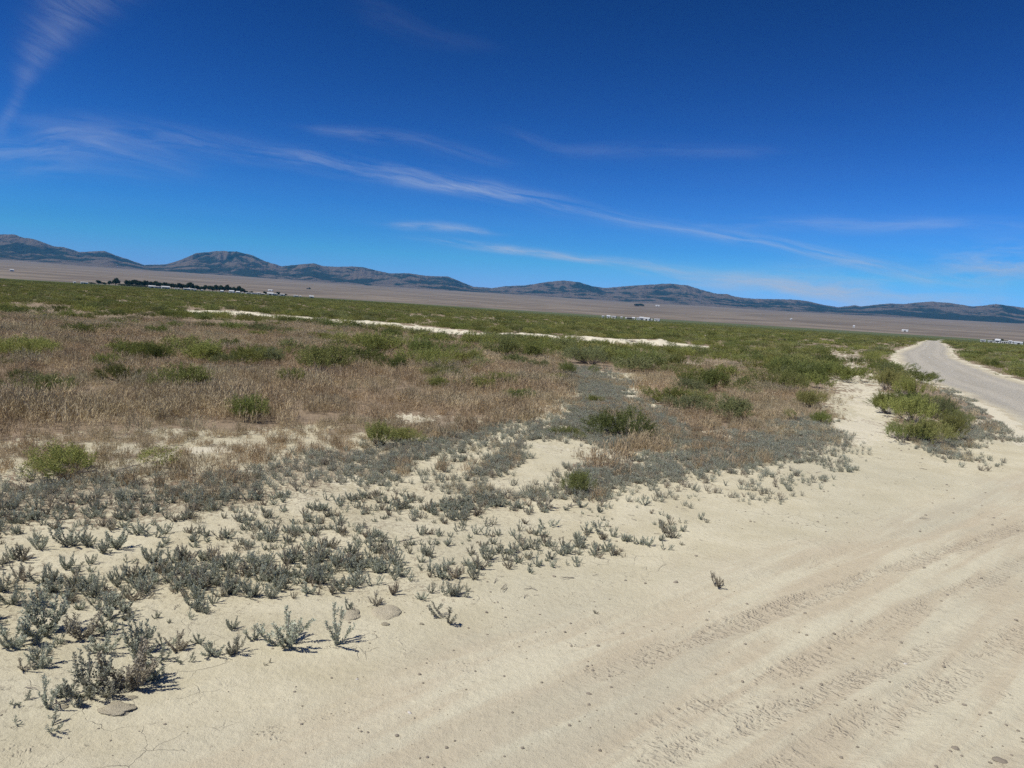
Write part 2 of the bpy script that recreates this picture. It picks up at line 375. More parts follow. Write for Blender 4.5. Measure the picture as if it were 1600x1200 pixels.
M_SALT = leaf_mat('grey_green_leaf', (0.265, 0.28, 0.215), (0.475, 0.495, 0.385), (0.38, 0.31, 0.23), 0.22, 0.18, .45)
M_SHRUB = leaf_mat('greasewood_leaf', (0.165, 0.18, 0.05), (0.33, 0.34, 0.11), (0.22, 0.235, 0.13), 0.25, 0.15, .6, ((0.15, 0.185, 0.06), (0.30, 0.28, 0.11)))
M_WOOD = plain_mat('weathered_twig', (0.20, 0.175, 0.15), .95, .3, 40)
M_WEED = leaf_mat('dry_weed_stem', (0.30, 0.22, 0.14), (0.58, 0.455, 0.29), (0.42, 0.30, 0.16), 0.2, 0.12, .6, ((0.50, 0.42, 0.265), (0.35, 0.32, 0.21)))
M_TREE = leaf_mat('dark_tree_leaf', (0.03, 0.05, 0.026), (0.07, 0.10, 0.045), (0.05, 0.065, 0.04), 0.1, 0.2, .3)
M_SAGE = leaf_mat('sage_leaf', (0.09, 0.11, 0.08), (0.15, 0.18, 0.13), (0.12, 0.13, 0.10), 0.1, 0.2, .3)
M_STONE = plain_mat('dark_stone', (0.29, 0.25, 0.195), .9, .4, 60, .002)
M_PALE_STONE = plain_mat('pale_stone', (0.62, 0.58, 0.52), .9, .15, 50, .002)
M_CRUST = plain_mat('crusted_rock', (0.52, 0.46, 0.335), .97, .3, 5, .012)

def ground_material():
    m, t, out = new_mat('desert_ground')
    pos = t.new('ShaderNodeNewGeometry').outputs['Position']
    a1 = t.xyz(t.attr('cover').outputs['Vector'])       # litter, green, gravel
    a2 = t.xyz(t.attr('cover2').outputs['Vector'])      # white crust, fan, road
    sdn = t.xyz(t.attr('road_sd').outputs['Vector'])    # s, d
    litter, green, gravel = a1; white, fan, roadm = a2
    s_, d_ = sdn[0], sdn[1]
    big = t.noise(pos, 0.35, 4, .55); mid = t.noise(pos, 2.2, 5, .6); fine = t.noise(pos, 22, 7, .72); grain = t.noise(pos, 160, 3, .6)
    # long smears that run with the traffic
    sv = t.comb(t.m('MULTIPLY', s_, 0.55), t.m('MULTIPLY', d_, 5.5), 0.0)
    smear = t.noise(sv, 1.0, 6, .6, .4)
    sv2 = t.comb(t.m('MULTIPLY', s_, 0.25), t.m('MULTIPLY', d_, 2.0), 4.0)
    smear2 = t.noise(sv2, 1.0, 4, .55, .3)
    base = t.mix(t.ss(mid, .3, .7), (0.535, 0.48, 0.335), (0.635, 0.58, 0.425))
    base = t.mix(t.m('MULTIPLY', t.ss(big, .42, .62), .5), base, (0.50, 0.465, 0.345))
    pink = t.mix(t.ss(smear, .4, .62), (0.525, 0.45, 0.325), (0.62, 0.57, 0.425))
    pink = t.mix(t.m('MULTIPLY', t.ss(smear2, .45, .65), .55), pink, (0.48, 0.45, 0.345))
    c = t.mix(t.m('MULTIPLY', roadm, .8), base, pink)
    k = t.m('ADD', .86, t.m('MULTIPLY', fine, .28))
    c = t.mix(1.0, c, t.comb(k, k, k), 'MULTIPLY')
    # pale salt crust
    c = t.mix(t.m('MULTIPLY', white, t.ss(fine, .25, .6, .5, 1)), c, (0.69, 0.635, 0.50))
    # gravelled road
    vo = t.new('ShaderNodeTexVoronoi', feature='F1'); t.l.new(pos, vo.inputs['Vector']); vo.inputs['Scale'].default_value = 26
    peb = t.ss(vo.outputs['Distance'], .1, .55)
    gsm = t.noise(t.comb(t.m('MULTIPLY', s_, 0.12), t.m('MULTIPLY', d_, 2.6), 9.0), 1.0, 4, .6)
    gc = t.mix(peb, (0.25, 0.235, 0.20), (0.46, 0.43, 0.37))
    gc = t.mix(t.ss(gsm, .42, .64), gc, (0.40, 0.37, 0.31))
    gc = t.mix(t.ss(t.noise(pos, 60, 2, .5), .62, .72, 0, .6), gc, (0.20, 0.18, 0.16))
    whl = t.ss(t.m('ABSOLUTE', t.m('SUBTRACT', t.m('ABSOLUTE', t.m('ADD', d_, t.m('MULTIPLY', t.m('SUBTRACT', smear2, .5), .5))), .85)), .12, .42, 1, 0)
    gc = t.mix(t.m('MULTIPLY', whl, .5), gc, (0.50, 0.46, 0.385))
    gc = t.mix(t.ss(t.m('ABSOLUTE', d_), 1.3, 2.1, 0, .6), gc, (0.50, 0.45, 0.35))
    c = t.mix(gravel, c, gc)
    # dead leaves, seed husks and twig litter
    lit = t.noise(pos, 34, 7, .75, .6)
    lthr = t.ss(t.m('ADD', lit, t.m('MULTIPLY', litter, .42)), .62, .78)
    lc = t.mix(t.noise(pos, 9, 4, .6), (0.20, 0.15, 0.105), (0.36, 0.28, 0.20))
    c = t.mix(t.m('MULTIPLY', lthr, t.ss(litter, .02, .5)), c, lc)
    # strewn dark crumbs
    v2 = t.new('ShaderNodeTexVoronoi', feature='F1'); t.l.new(t.vm('ADD', pos, t.vm('SCALE', pos)) if False else pos, v2.inputs['Vector']); v2.inputs['Scale'].default_value = 15
    crumb = t.m('MULTIPLY', t.m('LESS_THAN', v2.outputs['Distance'], .085), t.ss(t.noise(pos, 1.3, 3, .6), .5, .62))
    crumb = t.m('MULTIPLY', crumb, t.ss(t.xyz(v2.outputs['Color'])[0], .45, .5))
    c = t.mix(t.m('MULTIPLY', crumb, .7), c, (0.22, 0.18, 0.13))
    # far shrub cover: too small to model leaf by leaf
    far = t.vm('MULTIPLY', pos, (0.012, 0.012, 0.012))
    gn = t.noise(far, 6, 6, .7); gn2 = t.noise(far, 1.2, 4, .6)
    g = t.mix(t.ss(gn, .35, .65), (0.075, 0.09, 0.035), (0.125, 0.145, 0.055))
    g = t.mix(t.m('MULTIPLY', t.ss(gn2, .5, .66), .5), g, (0.17, 0.16, 0.10))
    c = t.mix(green, c, g)
    # alluvial fan: dry grass and pale washes
    px, py, pz = t.xyz(pos)
    rr = t.m('SQRT', t.m('ADD', t.m('MULTIPLY', px, px), t.m('MULTIPLY', py, py)))
    fv = t.comb(t.m('MULTIPLY', t.m('ARCTAN2', px, py), 9.0), t.m('MULTIPLY', rr, 0.004), 0.0)
    fn = t.noise(fv, 1.0, 6, .6, .3); fn2 = t.noise(far, 0.30, 5, .6)
    fc = t.mix(t.ss(fn, .38, .62), (0.165, 0.13, 0.095), (0.26, 0.21, 0.155))
    fc = t.mix(t.ss(fn2, .5, .68, 0, .55), fc, (0.17, 0.145, 0.105))
    fc = t.mix(t.ss(t.noise(far, 2.4, 6, .7), .54, .66, 0, .55), fc, (0.12, 0.11, 0.08))
    c = t.mix(fan, c, fc)
    # relief: grain, clods, shrinkage cracks, tyre lugs
    inv = t.m('SUBTRACT', 1.0, roadm)
    wv = t.vm('ADD', pos, t.vm('SCALE', t.new('ShaderNodeTexNoise').outputs[1])) if False else pos
    cw = t.new('ShaderNodeTexNoise'); t.l.new(pos, cw.inputs['Vector']); cw.inputs['Scale'].default_value = 5; cw.inputs['Detail'].default_value = 4
    ws = t.new('ShaderNodeVectorMath', operation='SCALE'); t.l.new(cw.outputs[1], ws.inputs[0]); ws.inputs['Scale'].default_value = .22
    cp = t.vm('ADD', pos, ws.outputs[0])
    ed = t.new('ShaderNodeTexVoronoi', feature='DISTANCE_TO_EDGE'); t.l.new(cp, ed.inputs['Vector']); ed.inputs['Scale'].default_value = 5.5
    cr = t.m('MULTIPLY', t.ss(ed.outputs['Distance'], 0.0, .016, 1, 0), t.ss(t.noise(pos, 1.1, 3, .6), .50, .62))
    cr = t.m('MULTIPLY', cr, t.ss(t.noise(pos, 7, 3, .6), .40, .55))
    cr = t.m('MULTIPLY', cr, t.m('SUBTRACT', 1.0, t.m('MULTIPLY', litter, 1.0, clamp=True)))
    cr = t.m('MULTIPLY', cr, t.ss(roadm, .2, .9, 1, 0.15))
    lug = None
    dist_ = None
    jit = t.m('MULTIPLY', t.m('SUBTRACT', t.noise(pos, 9, 3, .6), .5), .05)
    for i, (d0, dr, dep, wd, sa_, sb_, st) in enumerate(TRACKS):
        dd = t.m('ADD', t.m('SUBTRACT', t.m('SUBTRACT', d_, d0), t.m('MULTIPLY', t.m('SUBTRACT', s_, 15.0), dr)), jit)
        mask = t.ss(t.m('ABSOLUTE', dd), wd * .6, wd * 1.25, 1, 0)
        rng_ = t.m('MULTIPLY', t.ss(s_, sa_ - .4, sa_ + .4), t.ss(s_, sb_ - 2, sb_, 1, 0))
        ph = t.m('ADD', t.m('MULTIPLY', t.m('ADD', s_, jit), 2 * math.pi / (.062 + .009 * (i % 3))), t.m('MULTIPLY', dd, 14.0 * (1 if i % 2 else -1)))
        wv_ = t.ss(t.m('SINE', ph), -.1, .6)
        amp_ = t.ss(t.noise(pos, 14, 3, .6), .3, .65); pres = t.ss(t.noise(t.comb(t.m('MULTIPLY', s_, 1.6), t.m('MULTIPLY', d_, 5.0), float(i) * 3.7), 1.0, 4, .7), .38, .56)
        amt = t.m('MULTIPLY', t.m('MULTIPLY', mask, rng_), st)
        q = t.m('MULTIPLY', t.m('MULTIPLY', t.m('MULTIPLY', amt, wv_), pres), amp_)
        lug = q if lug is None else t.m('ADD', lug, q)
        z_ = t.m('MULTIPLY', amt, pres); dist_ = z_ if dist_ is None else t.m('MAXIMUM', dist_, z_)
    lug = t.m('MULTIPLY', lug, t.ss(rr, 14, 26, 1, 0))
    clod = t.new('ShaderNodeTexVoronoi', feature='F1'); t.l.new(cp, clod.inputs['Vector']); clod.inputs['Scale'].default_value = 42
    clodm = t.m('MULTIPLY', t.ss(clod.outputs['Distance'], .15, .6, 1, 0), t.ss(t.m('ADD', t.m('MULTIPLY', dist_, .30), t.noise(t.vm('ADD', pos, (7.0, 3.0, 0.0)), 3.0, 5, .7)), .58, .70))
    hgt = t.m('MULTIPLY', fine, .012)
    hgt = t.m('ADD', hgt, t.m('MULTIPLY', grain, .0022))
    hgt = t.m('ADD', hgt, t.m('MULTIPLY', mid, .02))
    hgt = t.m('ADD', hgt, t.m('MULTIPLY', lthr, t.m('MULTIPLY', litter, .006)))
    hgt = t.m('ADD', hgt, t.m('MULTIPLY', smear, t.m('MULTIPLY', roadm, .012)))
    hgt = t.m('ADD', hgt, t.m('MULTIPLY', peb, t.m('MULTIPLY', gravel, -.012)))
    hgt = t.m('SUBTRACT', hgt, t.m('MULTIPLY', cr, .005))
    hgt = t.m('ADD', hgt, t.m('MULTIPLY', lug, .0055))
    hgt = t.m('ADD', hgt, t.m('MULTIPLY', clodm, .005))
    c = t.mix(t.m('MULTIPLY', dist_, .45), c, (0.46, 0.39, 0.285))
    c = t.mix(t.m('MULTIPLY', clodm, .35), c, (0.40, 0.34, 0.25))
    b = t.new('ShaderNodeBump'); b.inputs['Strength'].default_value = 1.0; b.inputs['Distance'].default_value = 1.0
    t.l.new(hgt, b.inputs['Height'])
    c = t.mix(t.m('MULTIPLY', cr, .40), c, (0.25, 0.205, 0.145))
    out_principled(t, out, c, .97, .12, b.outputs[0])
    return m
M_GROUND = ground_material()

# ------------------------------------------------------------------ ground and road (one continuous sheet, split at the road's edge)
def build_ground():
    d2 = math.radians
    fine = np.arange(-47, 47.001, 0.125); coarse = np.arange(50, 313, 3.0)
    A = np.radians(np.concatenate([fine, coarse])); nA = len(A)
    def geom(a, b, q): n = max(1, int(round(math.log(b / a) / math.log(q)))); return a * (b / a) ** (np.arange(n) / n)
    Rr = np.concatenate([geom(.3, 1.5, 1.03), geom(1.5, 14, 1.0055), geom(14, 70, 1.008), geom(70, 300, 1.02), geom(300, 11500, 1.03), [11500]])
    nR = len(Rr)
    X = Rr[:, None] * np.sin(A)[None]; Y = Rr[:, None] * np.cos(A)[None]
    X = X.ravel(); Y = Y.ravel()
    H = height(X, Y)
    V = np.stack([X, Y, H], 1); V = np.vstack([V, [[0, 0, hz(0, 0)]]])
    X = V[:, 0]; Y = V[:, 1]; r = np.hypot(X, Y)
    b, S, D = polydist(ROAD, X, Y)
    nz = fbm(X / 1.3, Y / 1.3, 81, 3)
    D0 = D; D = edge_norm(S, D)
    roadm = 1 - sst(np.abs(D) + .45 * nz, 1.6, 2.3)
    gravel = sst(S + 5 * fbm(X / 1.5, Y / 1.5, 82, 3), 21, 36) * (1 - sst(np.abs(D) + .35 * nz, 1.35, 2.1))
    brown = zone('brown', X, Y); thin = zone('thin', X, Y); carpet = zone('carpet', X, Y)
    gap = zone('gap', X, Y, .8); gap2 = zone('gap2', X, Y, .5); green = zone('green', X, Y)
    band = zone('band', X, Y) | zone('mid', X, Y)
    lit = np.where(brown, .85, 0.0); lit = np.where(thin, .30 + .35 * sst(fbm(X / .5, Y / .5, 88, 3), -.2, .3), lit); lit = np.where(carpet, .48, lit)
    lit = np.where(green, .75, lit); lit = np.where(band, np.maximum(lit, .32), lit)
    lit = np.where(zone('scatter', X, Y) | zone('sparse', X, Y) | zone('isle', X, Y), np.maximum(lit, .22), lit)
    other = (r > 22) & (roadm < .5) & ~gap
    lit = np.where(other, np.maximum(lit, .7), lit)
    gn_ = vnoise(X / .5, Y / .5, 78)
    lit = np.where(gap, np.where(gn_ < .75, .12, .4), lit); lit = np.where(gap2 & (gn_ < .88), .12, lit)
    lit = lit * (1 - roadm) + .08 * roadm
    bd, bs, bD = polydist(BERM, X, Y)
    bnz = fbm(X / 1.2, Y / 1.2, 64, 3)
    bank = (bD + 1.4 * bnz < 1.3) & (bD + 3.5 * bnz > -1.5) & (bs > 1) & (bs < 44) & (fbm(S * 0 + bs / 2.5, bD / 4, 66, 3) > -.66)
    lit = np.where(bank, .12, lit)
    white = np.where(bank, 1.0, 0.0); white = np.where(gap & (r > 9), .5 + .4 * gn_, white)
    edge = (np.abs(np.abs(D) - 2.2) < .18 + .5 * nz) & (S > 26)
    white = np.where(edge, .8, white); lit = np.where(edge, .1, lit)
    spots = (fbm(X / 1.5, Y / 1.1, 91, 4) > .57) & (brown | thin | carpet)
    white = np.where(spots, .7, white); lit = np.where(spots, .2, lit)
    patch = (fbm(X / 5, Y / 5, 93, 3) > .52) & (r > 30) & (r < 260) & green
    lit = np.where(patch, .3, lit)
    gf = sst(r, 230, 480) * (1 - roadm)
    fan = sst(r + 120 * fbm(X / 400, Y / 400, 95, 3), 2350, 2650)
    strip = sst(r, 2350, 2420) * (1 - sst(r, 2700, 2850)) * sst(fbm(X / 500, Y / 500, 97, 2), -.35, .1) * sst(np.arctan2(X, Y), -.25, .1)
    white = np.maximum(white * (1 - gf), 0)
    cover = np.stack([lit, gf * (1 - fan), gravel], 1); cover2 = np.stack([white, fan, roadm], 1)
    sd_ = np.stack([S, D0, strip], 1)
    i = np.arange(nR - 1)[:, None] * nA; j = np.arange(nA)[None]; j2 = (j + 1) % nA
    quads = np.stack([i + j, i + nA + j, i + nA + j2, i + j2], -1).reshape(-1, 4)[:, ::-1]
    tris = np.stack([np.full(nA, len(V) - 1), np.arange(nA), (np.arange(nA) + 1) % nA], 1)
    fc = V[quads].mean(1)
    _, s1, d1 = polydist(ROAD, fc[:, 0], fc[:, 1])
    d1 = edge_norm(s1, d1)
    isroad = (np.abs(d1) + .3 * fbm(fc[:, 0] / 1.2, fc[:, 1] / 1.2, 83, 2) < 2.15) & (np.hypot(fc[:, 0], fc[:, 1]) < 1500)
    def part(q, tr, name):
        idx = np.unique(np.concatenate([q.ravel(), tr.ravel()])) if len(tr) else np.unique(q)
        mp = np.zeros(len(V), np.int64); mp[idx] = np.arange(len(idx))
        me = mesh_from(name, V[idx], [mp[q]] + ([mp[tr][:, ::-1]] if len(tr) else []), [M_GROUND], smooth=True)
        for nm, arr in (('cover', cover), ('cover2', cover2), ('road_sd', sd_)):
            a = me.attributes.new(nm, 'FLOAT_VECTOR', 'POINT'); a.data.foreach_set('vector', arr[idx].astype(np.float32).ravel())
        o = add_obj(name, me); tag(o, kind='structure'); return o
    part(quads[~isroad], tris, 'ground')
    part(quads[isroad], np.zeros((0, 3), int), 'dirt_road')
build_ground()

# ------------------------------------------------------------------ mountains
SKYLINE = [(-700, 400), (-420, 372), (-250, 385), (-120, 362), (-40, 372), (0, 366), (22, 366), (35, 371), (50, 373), (60, 376), (85, 385), (100, 386), (125, 394), (145, 393), (163, 392), (180, 399), (200, 405), (225, 414), (260, 413), (285, 405), (308, 395), (325, 394), (340, 392), (370, 393), (395, 399), (412, 407), (440, 416), (470, 413), (490, 411), (505, 416), (530, 417), (550, 416), (570, 418), (590, 423), (610, 427), (640, 427), (665, 431), (700, 432), (720, 440), (740, 448), (770, 450), (790, 447), (820, 446), (850, 441), (880, 438), (905, 441), (925, 447), (945, 450), (980, 447), (1010, 445), (1045, 443), (1075, 446), (1100, 454), (1120, 459), (1135, 459), (1150, 464), (1180, 467), (1200, 467), (1240, 468), (1260, 470), (1280, 475), (1310, 480), (1335, 477), (1345, 479), (1370, 476), (1390, 474), (1410, 475), (1440, 472), (1455, 471), (1490, 474), (1520, 479), (1540, 477), (1555, 475), (1580, 478), (1600, 481), (1680, 488), (1760, 484), (1900, 496), (2050, 492), (2250, 505)]
def build_mountains():
    sk = sorted(az_el(*p) for p in SKYLINE)
    saz = np.array([s[0] for s in sk]); sel = np.array([s[1] for s in sk])
    az = np.radians(np.arange(-46, 46.01, 0.075)); nA = len(az)
    tgt = np.tan(np.interp(az, saz, sel)) + 0.0004 * fbm(az * 260, az * 0, 7, 3)
    rr = np.linspace(8300, 15500, 190); nR = len(rr)
    Rg, Ag = np.meshgrid(rr, az, indexing='ij')
    X = Rg * np.sin(Ag); Y = Rg * np.cos(Ag)
    foot = 8900 + 450 * fbm(Ag * 9, Ag * 0, 17, 4)
    ridge = 11800 + 900 * fbm(Ag * 4, Ag * 0 + 3, 19, 3)
    u = (Rg - foot) / (ridge - foot)
    S = np.where(u < 1, np.clip(u, 0, 1) ** 1.15, np.clip(1 - (u - 1) * .55, 0.1, 1))
    wx = X + 350 * fbm(X / 1300, Y / 1300, 29, 3); wy = Y + 350 * fbm(X / 1300, Y / 1300, 33, 3)
    rid = 1 - np.abs(fbm(wx / 1700, wy / 1700, 37, 5, .52)) * 2.4
    rid2 = 1 - np.abs(fbm(wx / 620, wy / 620, 39, 4, .55)) * 2.2
    rid3 = 1 - np.abs(fbm(wx / 240, wy / 240, 49, 4, .6)) * 2.0
    B = S * (0.50 + 0.32 * np.clip(rid, -.5, 1) + (0.34 * np.clip(rid2, -.5, 1) + .17 * rid3) * np.clip(u * 3, 0.2, 1))
    B = np.maximum(B, 0)
    # low front spurs
    B = np.maximum(B, 0.40 * np.exp(-((u - .33) / .2) ** 2) * np.clip(fbm(Ag * 16, u * 1.5, 45, 4) * 1.4 + .45, 0, 1) * np.clip(u * 5, 0, 1))
    base = height(X, Y, False)
    base = base - 25 * (1 - sst(u, -.02, .05))
    lo = np.zeros(nA); hi = np.full(nA, 4000.0)
    for _ in range(30):
        mid_ = (lo + hi) / 2
        e = ((base + mid_[None] * B - EYE) / Rg).max(0)
        lo = np.where(e < tgt, mid_, lo); hi = np.where(e < tgt, hi, mid_)
    amp = (lo + hi) / 2
    ker = np.exp(-(np.arange(-14, 15) / 6.0) ** 2); ker /= ker.sum()
    amp_s = np.convolve(np.pad(amp, 14, 'edge'), ker, 'valid')
    e = ((base + amp_s[None] * B - EYE) / Rg).max(0)
    fix = (tgt - e)
    Zm = base + amp_s[None] * B
    Zm = Zm + fix[None] * Rg * np.clip(S, 0, 1)
    V = np.stack([X.ravel(), Y.ravel(), Zm.ravel()], 1)
    i = np.arange(nR - 1)[:, None] * nA; j = np.arange(nA - 1)[None]
    q = np.stack([i + j, i + j + 1, i + nA + j + 1, i + nA + j], -1).reshape(-1, 4)
    m, t, out = new_mat('mountain_slopes')
    pos = t.vm('MULTIPLY', t.new('ShaderNodeNewGeometry').outputs['Position'], (1.25, .40, 1.6))
    conv = t.attr('tone').outputs['Fac']
    n1 = t.noise(pos, 0.0011, 6, .62, .5); n2 = t.noise(pos, 0.0045, 6, .68, .3); n3 = t.noise(pos, 0.02, 4, .65)
    f = t.m('ADD', t.m('ADD', t.m('MULTIPLY', n1, .45), t.m('MULTIPLY', n2, .55)), t.m('MULTIPLY', t.m('SUBTRACT', conv, .5), .50))
    f = t.ss(t.m('ADD', f, t.m('MULTIPLY', t.m('SUBTRACT', n3, .5), .30)), .46, .60)
    tree = t.mix(n3, (0.018, 0.028, 0.016), (0.045, 0.05, 0.03))
    bare = t.mix(n2, (0.15, 0.12, 0.09), (0.23, 0.175, 0.135))
    c = t.mix(t.m('MULTIPLY', f, .85), tree, bare)
    bp = t.new('ShaderNodeBump'); bp.inputs['Strength'].default_value = 1.0; bp.inputs['Distance'].default_value = 1.0
    t.l.new(t.m('MULTIPLY', t.noise(pos, 0.008, 6, .65), 110.0), bp.inputs['Height'])
    out_principled(t, out, c, .97, .05, bp.outputs[0])
    # bare crests and spurs, wooded hollows
    tone = np.clip(.5 + .5 * (rid2 - .5) + .3 * (rid3 - .5) + .25 * (rid - .5) + .3 * sst(-u, -.30, 0.0) - .1, 0, 1)
    me = mesh_from('mountains', V, q, [m], tone=tone.ravel(), smooth=True)
    tag(add_obj('mountains', me), kind='structure')
build_mountains()

# ------------------------------------------------------------------ plant prototypes (numpy)
rng = np.random.default_rng(7)
def leaf_quads(base, direc, L, W, rs):
    """rhombic leaves; base (n,3), direc (n,3) unit, L, W (n,)"""
    n = len(base)
    rnd = rs.normal(size=(n, 3)); side = np.cross(direc, rnd); side /= np.linalg.norm(side, axis=1)[:, None] + 1e-9
    up = np.cross(side, direc)
    a = base; c = base + direc * L[:, None]; m = base + direc * (L * .5)[:, None] + up * (L * .08)[:, None]
    b = m + side * (W * .5)[:, None]; d = m - side * (W * .5)[:, None]
    V = np.stack([a, b, c, d], 1).reshape(-1, 3)
    Fq = np.arange(n * 4).reshape(n, 4)
    return V, Fq
def tube(path, r0, r1, k=3):
    path = np.asarray(path, float); n = len(path); V = []
    for i, p in enumerate(path):
        d = path[min(i + 1, n - 1)] - path[max(i - 1, 0)]; d = d / (np.linalg.norm(d) + 1e-9)
        s = np.cross(d, [.3, .1, .9]); s /= np.linalg.norm(s) + 1e-9; u_ = np.cross(d, s)
        rr = r0 + (r1 - r0) * i / max(1, n - 1)
        for j in range(k):
            a = 2 * math.pi * j / k; V.append(p + rr * (math.cos(a) * s + math.sin(a) * u_))
    Fq = [[i * k + j, i * k + (j + 1) % k, (i + 1) * k + (j + 1) % k, (i + 1) * k + j] for i in range(n - 1) for j in range(k)]
    return np.array(V), np.array(Fq)
class Geo:
    def __init__(s): s.V = []; s.F = []; s.M = []; s.T = []; s.n = 0
    def add(s, V, Fq, mat=0, tone=None):
        if len(V) == 0: return
        if Fq.shape[1] == 3: Fq = np.hstack([Fq, Fq[:, 2:3]])
        s.V.append(V); s.F.append(Fq + s.n); s.M.append(np.full(len(Fq), mat)); s.T.append(np.full(len(V), .5) if tone is None else tone); s.n += len(V)
    def arrays(s): return np.vstack(s.V), np.vstack(s.F), np.concatenate(s.M), np.concatenate(s.T)
def curve_path(az, tilt0, tilt1, L, base, n, rs, wob=.06):
    """a stem that leaves the ground at tilt0 from vertical and ends at tilt1"""
    p = np.array(base, float); pts = [p.copy()]; a = az
    for i in range(n):
        f = i / max(1, n - 1); ti = tilt0 + (tilt1 - tilt0) * f; a += rs.normal() * wob
        d = np.array([math.sin(ti) * math.cos(a), math.sin(ti) * math.sin(a), math.cos(ti)])
        p = p + d * L / n; pts.append(p.copy())
    return np.array(pts)
def saltbush(seed, nst, spread, dens=1.0):
    """about 1 unit tall: leafy finger-like stems rising from a crown"""
    rs = np.random.default_rng(seed); B = []; Dd = []; T = []; tubes = Geo()
    def clothe(path, lmin, step, scale=1.0):
        seg = np.linalg.norm(np.diff(path, axis=0), axis=1); tot = seg.sum(); n = max(3, int(tot / step))
        ts = np.linspace(lmin, 1, n) * (len(path) - 1)
        i = np.minimum(ts.astype(int), len(path) - 2); f = (ts - i)[:, None]
        p = path[i] * (1 - f) + path[i + 1] * f; ax = path[i + 1] - path[i]; ax /= np.linalg.norm(ax, axis=1)[:, None]
        r_ = rs.normal(size=p.shape); r_ -= (r_ * ax).sum(1)[:, None] * ax; r_ /= np.linalg.norm(r_, axis=1)[:, None]
        d = ax * .65 + r_ * .8 + [0, 0, .15]; d /= np.linalg.norm(d, axis=1)[:, None]
        B.append(p + r_ * .006); Dd.append(d); T.append(np.clip(.35 + .5 * (ts / (len(path) - 1)) * rs.random(n) + .25 * rs.random(n), 0, 1) * scale)
    for s in range(nst):
        az = 2 * math.pi * (s + rs.random() * .9) / nst
        t0 = math.radians(rs.uniform(30, 82) * spread); t1 = math.radians(rs.uniform(0, 38))
        if s % 4 == 0: t0 *= .4
        L = rs.uniform(.62, 1.12) * (1 if t0 < .9 else .9)
        b = (rs.normal() * .05, rs.normal() * .05, -.02)
        path = curve_path(az, t0, t1, L, b, 7, rs, .12)
        clothe(path, .04, .0095 / dens)
        tubes.add(*tube(path, .014, .006), 1)
        for k in range(rs.integers(2, 5)):
            q = rs.uniform(.15, .85); i = min(int(q * 6), 5); p0 = path[i] + (path[i + 1] - path[i]) * (q * 6 - i)
            pth = curve_path(az + rs.normal() * 1.3, rs.uniform(.4, 1.2), rs.uniform(.1, .6), rs.uniform(.14, .34), p0, 3, rs, .1)
            clothe(pth, .1, .012 / dens)
    B = np.vstack(B); Dd = np.vstack(Dd); T = np.concatenate(T); n = len(B)
    V, Fq = leaf_quads(B, Dd, rs.uniform(.05, .085, n), rs.uniform(.028, .046, n), rs)
    V[:, 2] = np.maximum(V[:, 2], .003)
    g = Geo(); g.add(V, Fq, 0, np.repeat(T, 4)); g.add(*tubes.arrays()[:2], 1)
    return g.arrays()
def greasewood(seed, ntw, nl, L, W, wid=1.0, stems=True, flat=.0):
    """about 1 unit tall and 2*wid wide mound of leafy twigs"""
    rs = np.random.default_rng(seed); B = []; Dd = []; T = []; wood = Geo()
    lobes = [(rs.normal() * .42 * wid, rs.normal() * .42 * wid, rs.uniform(.55, .82), rs.uniform(.32, .52)) for _ in range(7)]
    for k in range(ntw):
        lx, ly, lh, lr = lobes[rs.integers(len(lobes))]
        a = rs.uniform(0, 2 * math.pi); e = math.asin(rs.uniform(-.25, 1) )
        rr = lr * rs.uniform(.75, 1.12)
        tip = np.array([lx + rr * math.cos(e) * math.cos(a) * 1.1 * wid, ly + rr * math.cos(e) * math.sin(a) * 1.1 * wid, max(.05, lh * .62 + rr * math.sin(e) * .92)])
        root = np.array([lx * .25, ly * .25, 0.0]); mid_ = root * .35 + tip * .65 + np.array([0, 0, -.10])
        p = np.array([root, root * .6 + mid_ * .4 + [0, 0, .03], mid_, tip])
        if stems and k % 5 == 0: wood.add(*tube(p[:3], .016, .006), 1)
        n = nl; ts = rs.uniform(.25, 1, n) ** .8
        base = mid_ + (tip - mid_) * ts[:, None]
        ax = (tip - mid_) / (np.linalg.norm(tip - mid_) + 1e-9)
        up = ax * .55 + np.array([0, 0, .25])
        d = up + rs.normal(size=(n, 3)) * .6; d /= np.linalg.norm(d, axis=1)[:, None]
        base = base + rs.normal(size=(n, 3)) * .028
        B.append(base); Dd.append(d); T.append(np.clip(rs.random(n) * .5 + rs.random() * .35 + (lx * 3.7 % 1) * .3, 0, 1))
    B = np.vstack(B); Dd = np.vstack(Dd); T = np.concatenate(T); n = len(B)
    V, Fq = leaf_quads(B, Dd, rs.uniform(.7, 1.3, n) * L, rs.uniform(.7, 1.3, n) * W, rs)
    V[:, 2] = np.maximum(V[:, 2], .0)
    g = Geo(); g.add(V, Fq, 0, np.repeat(T, 4))
    if stems: g.add(*wood.arrays()[:2], 1)
    return g.arrays()
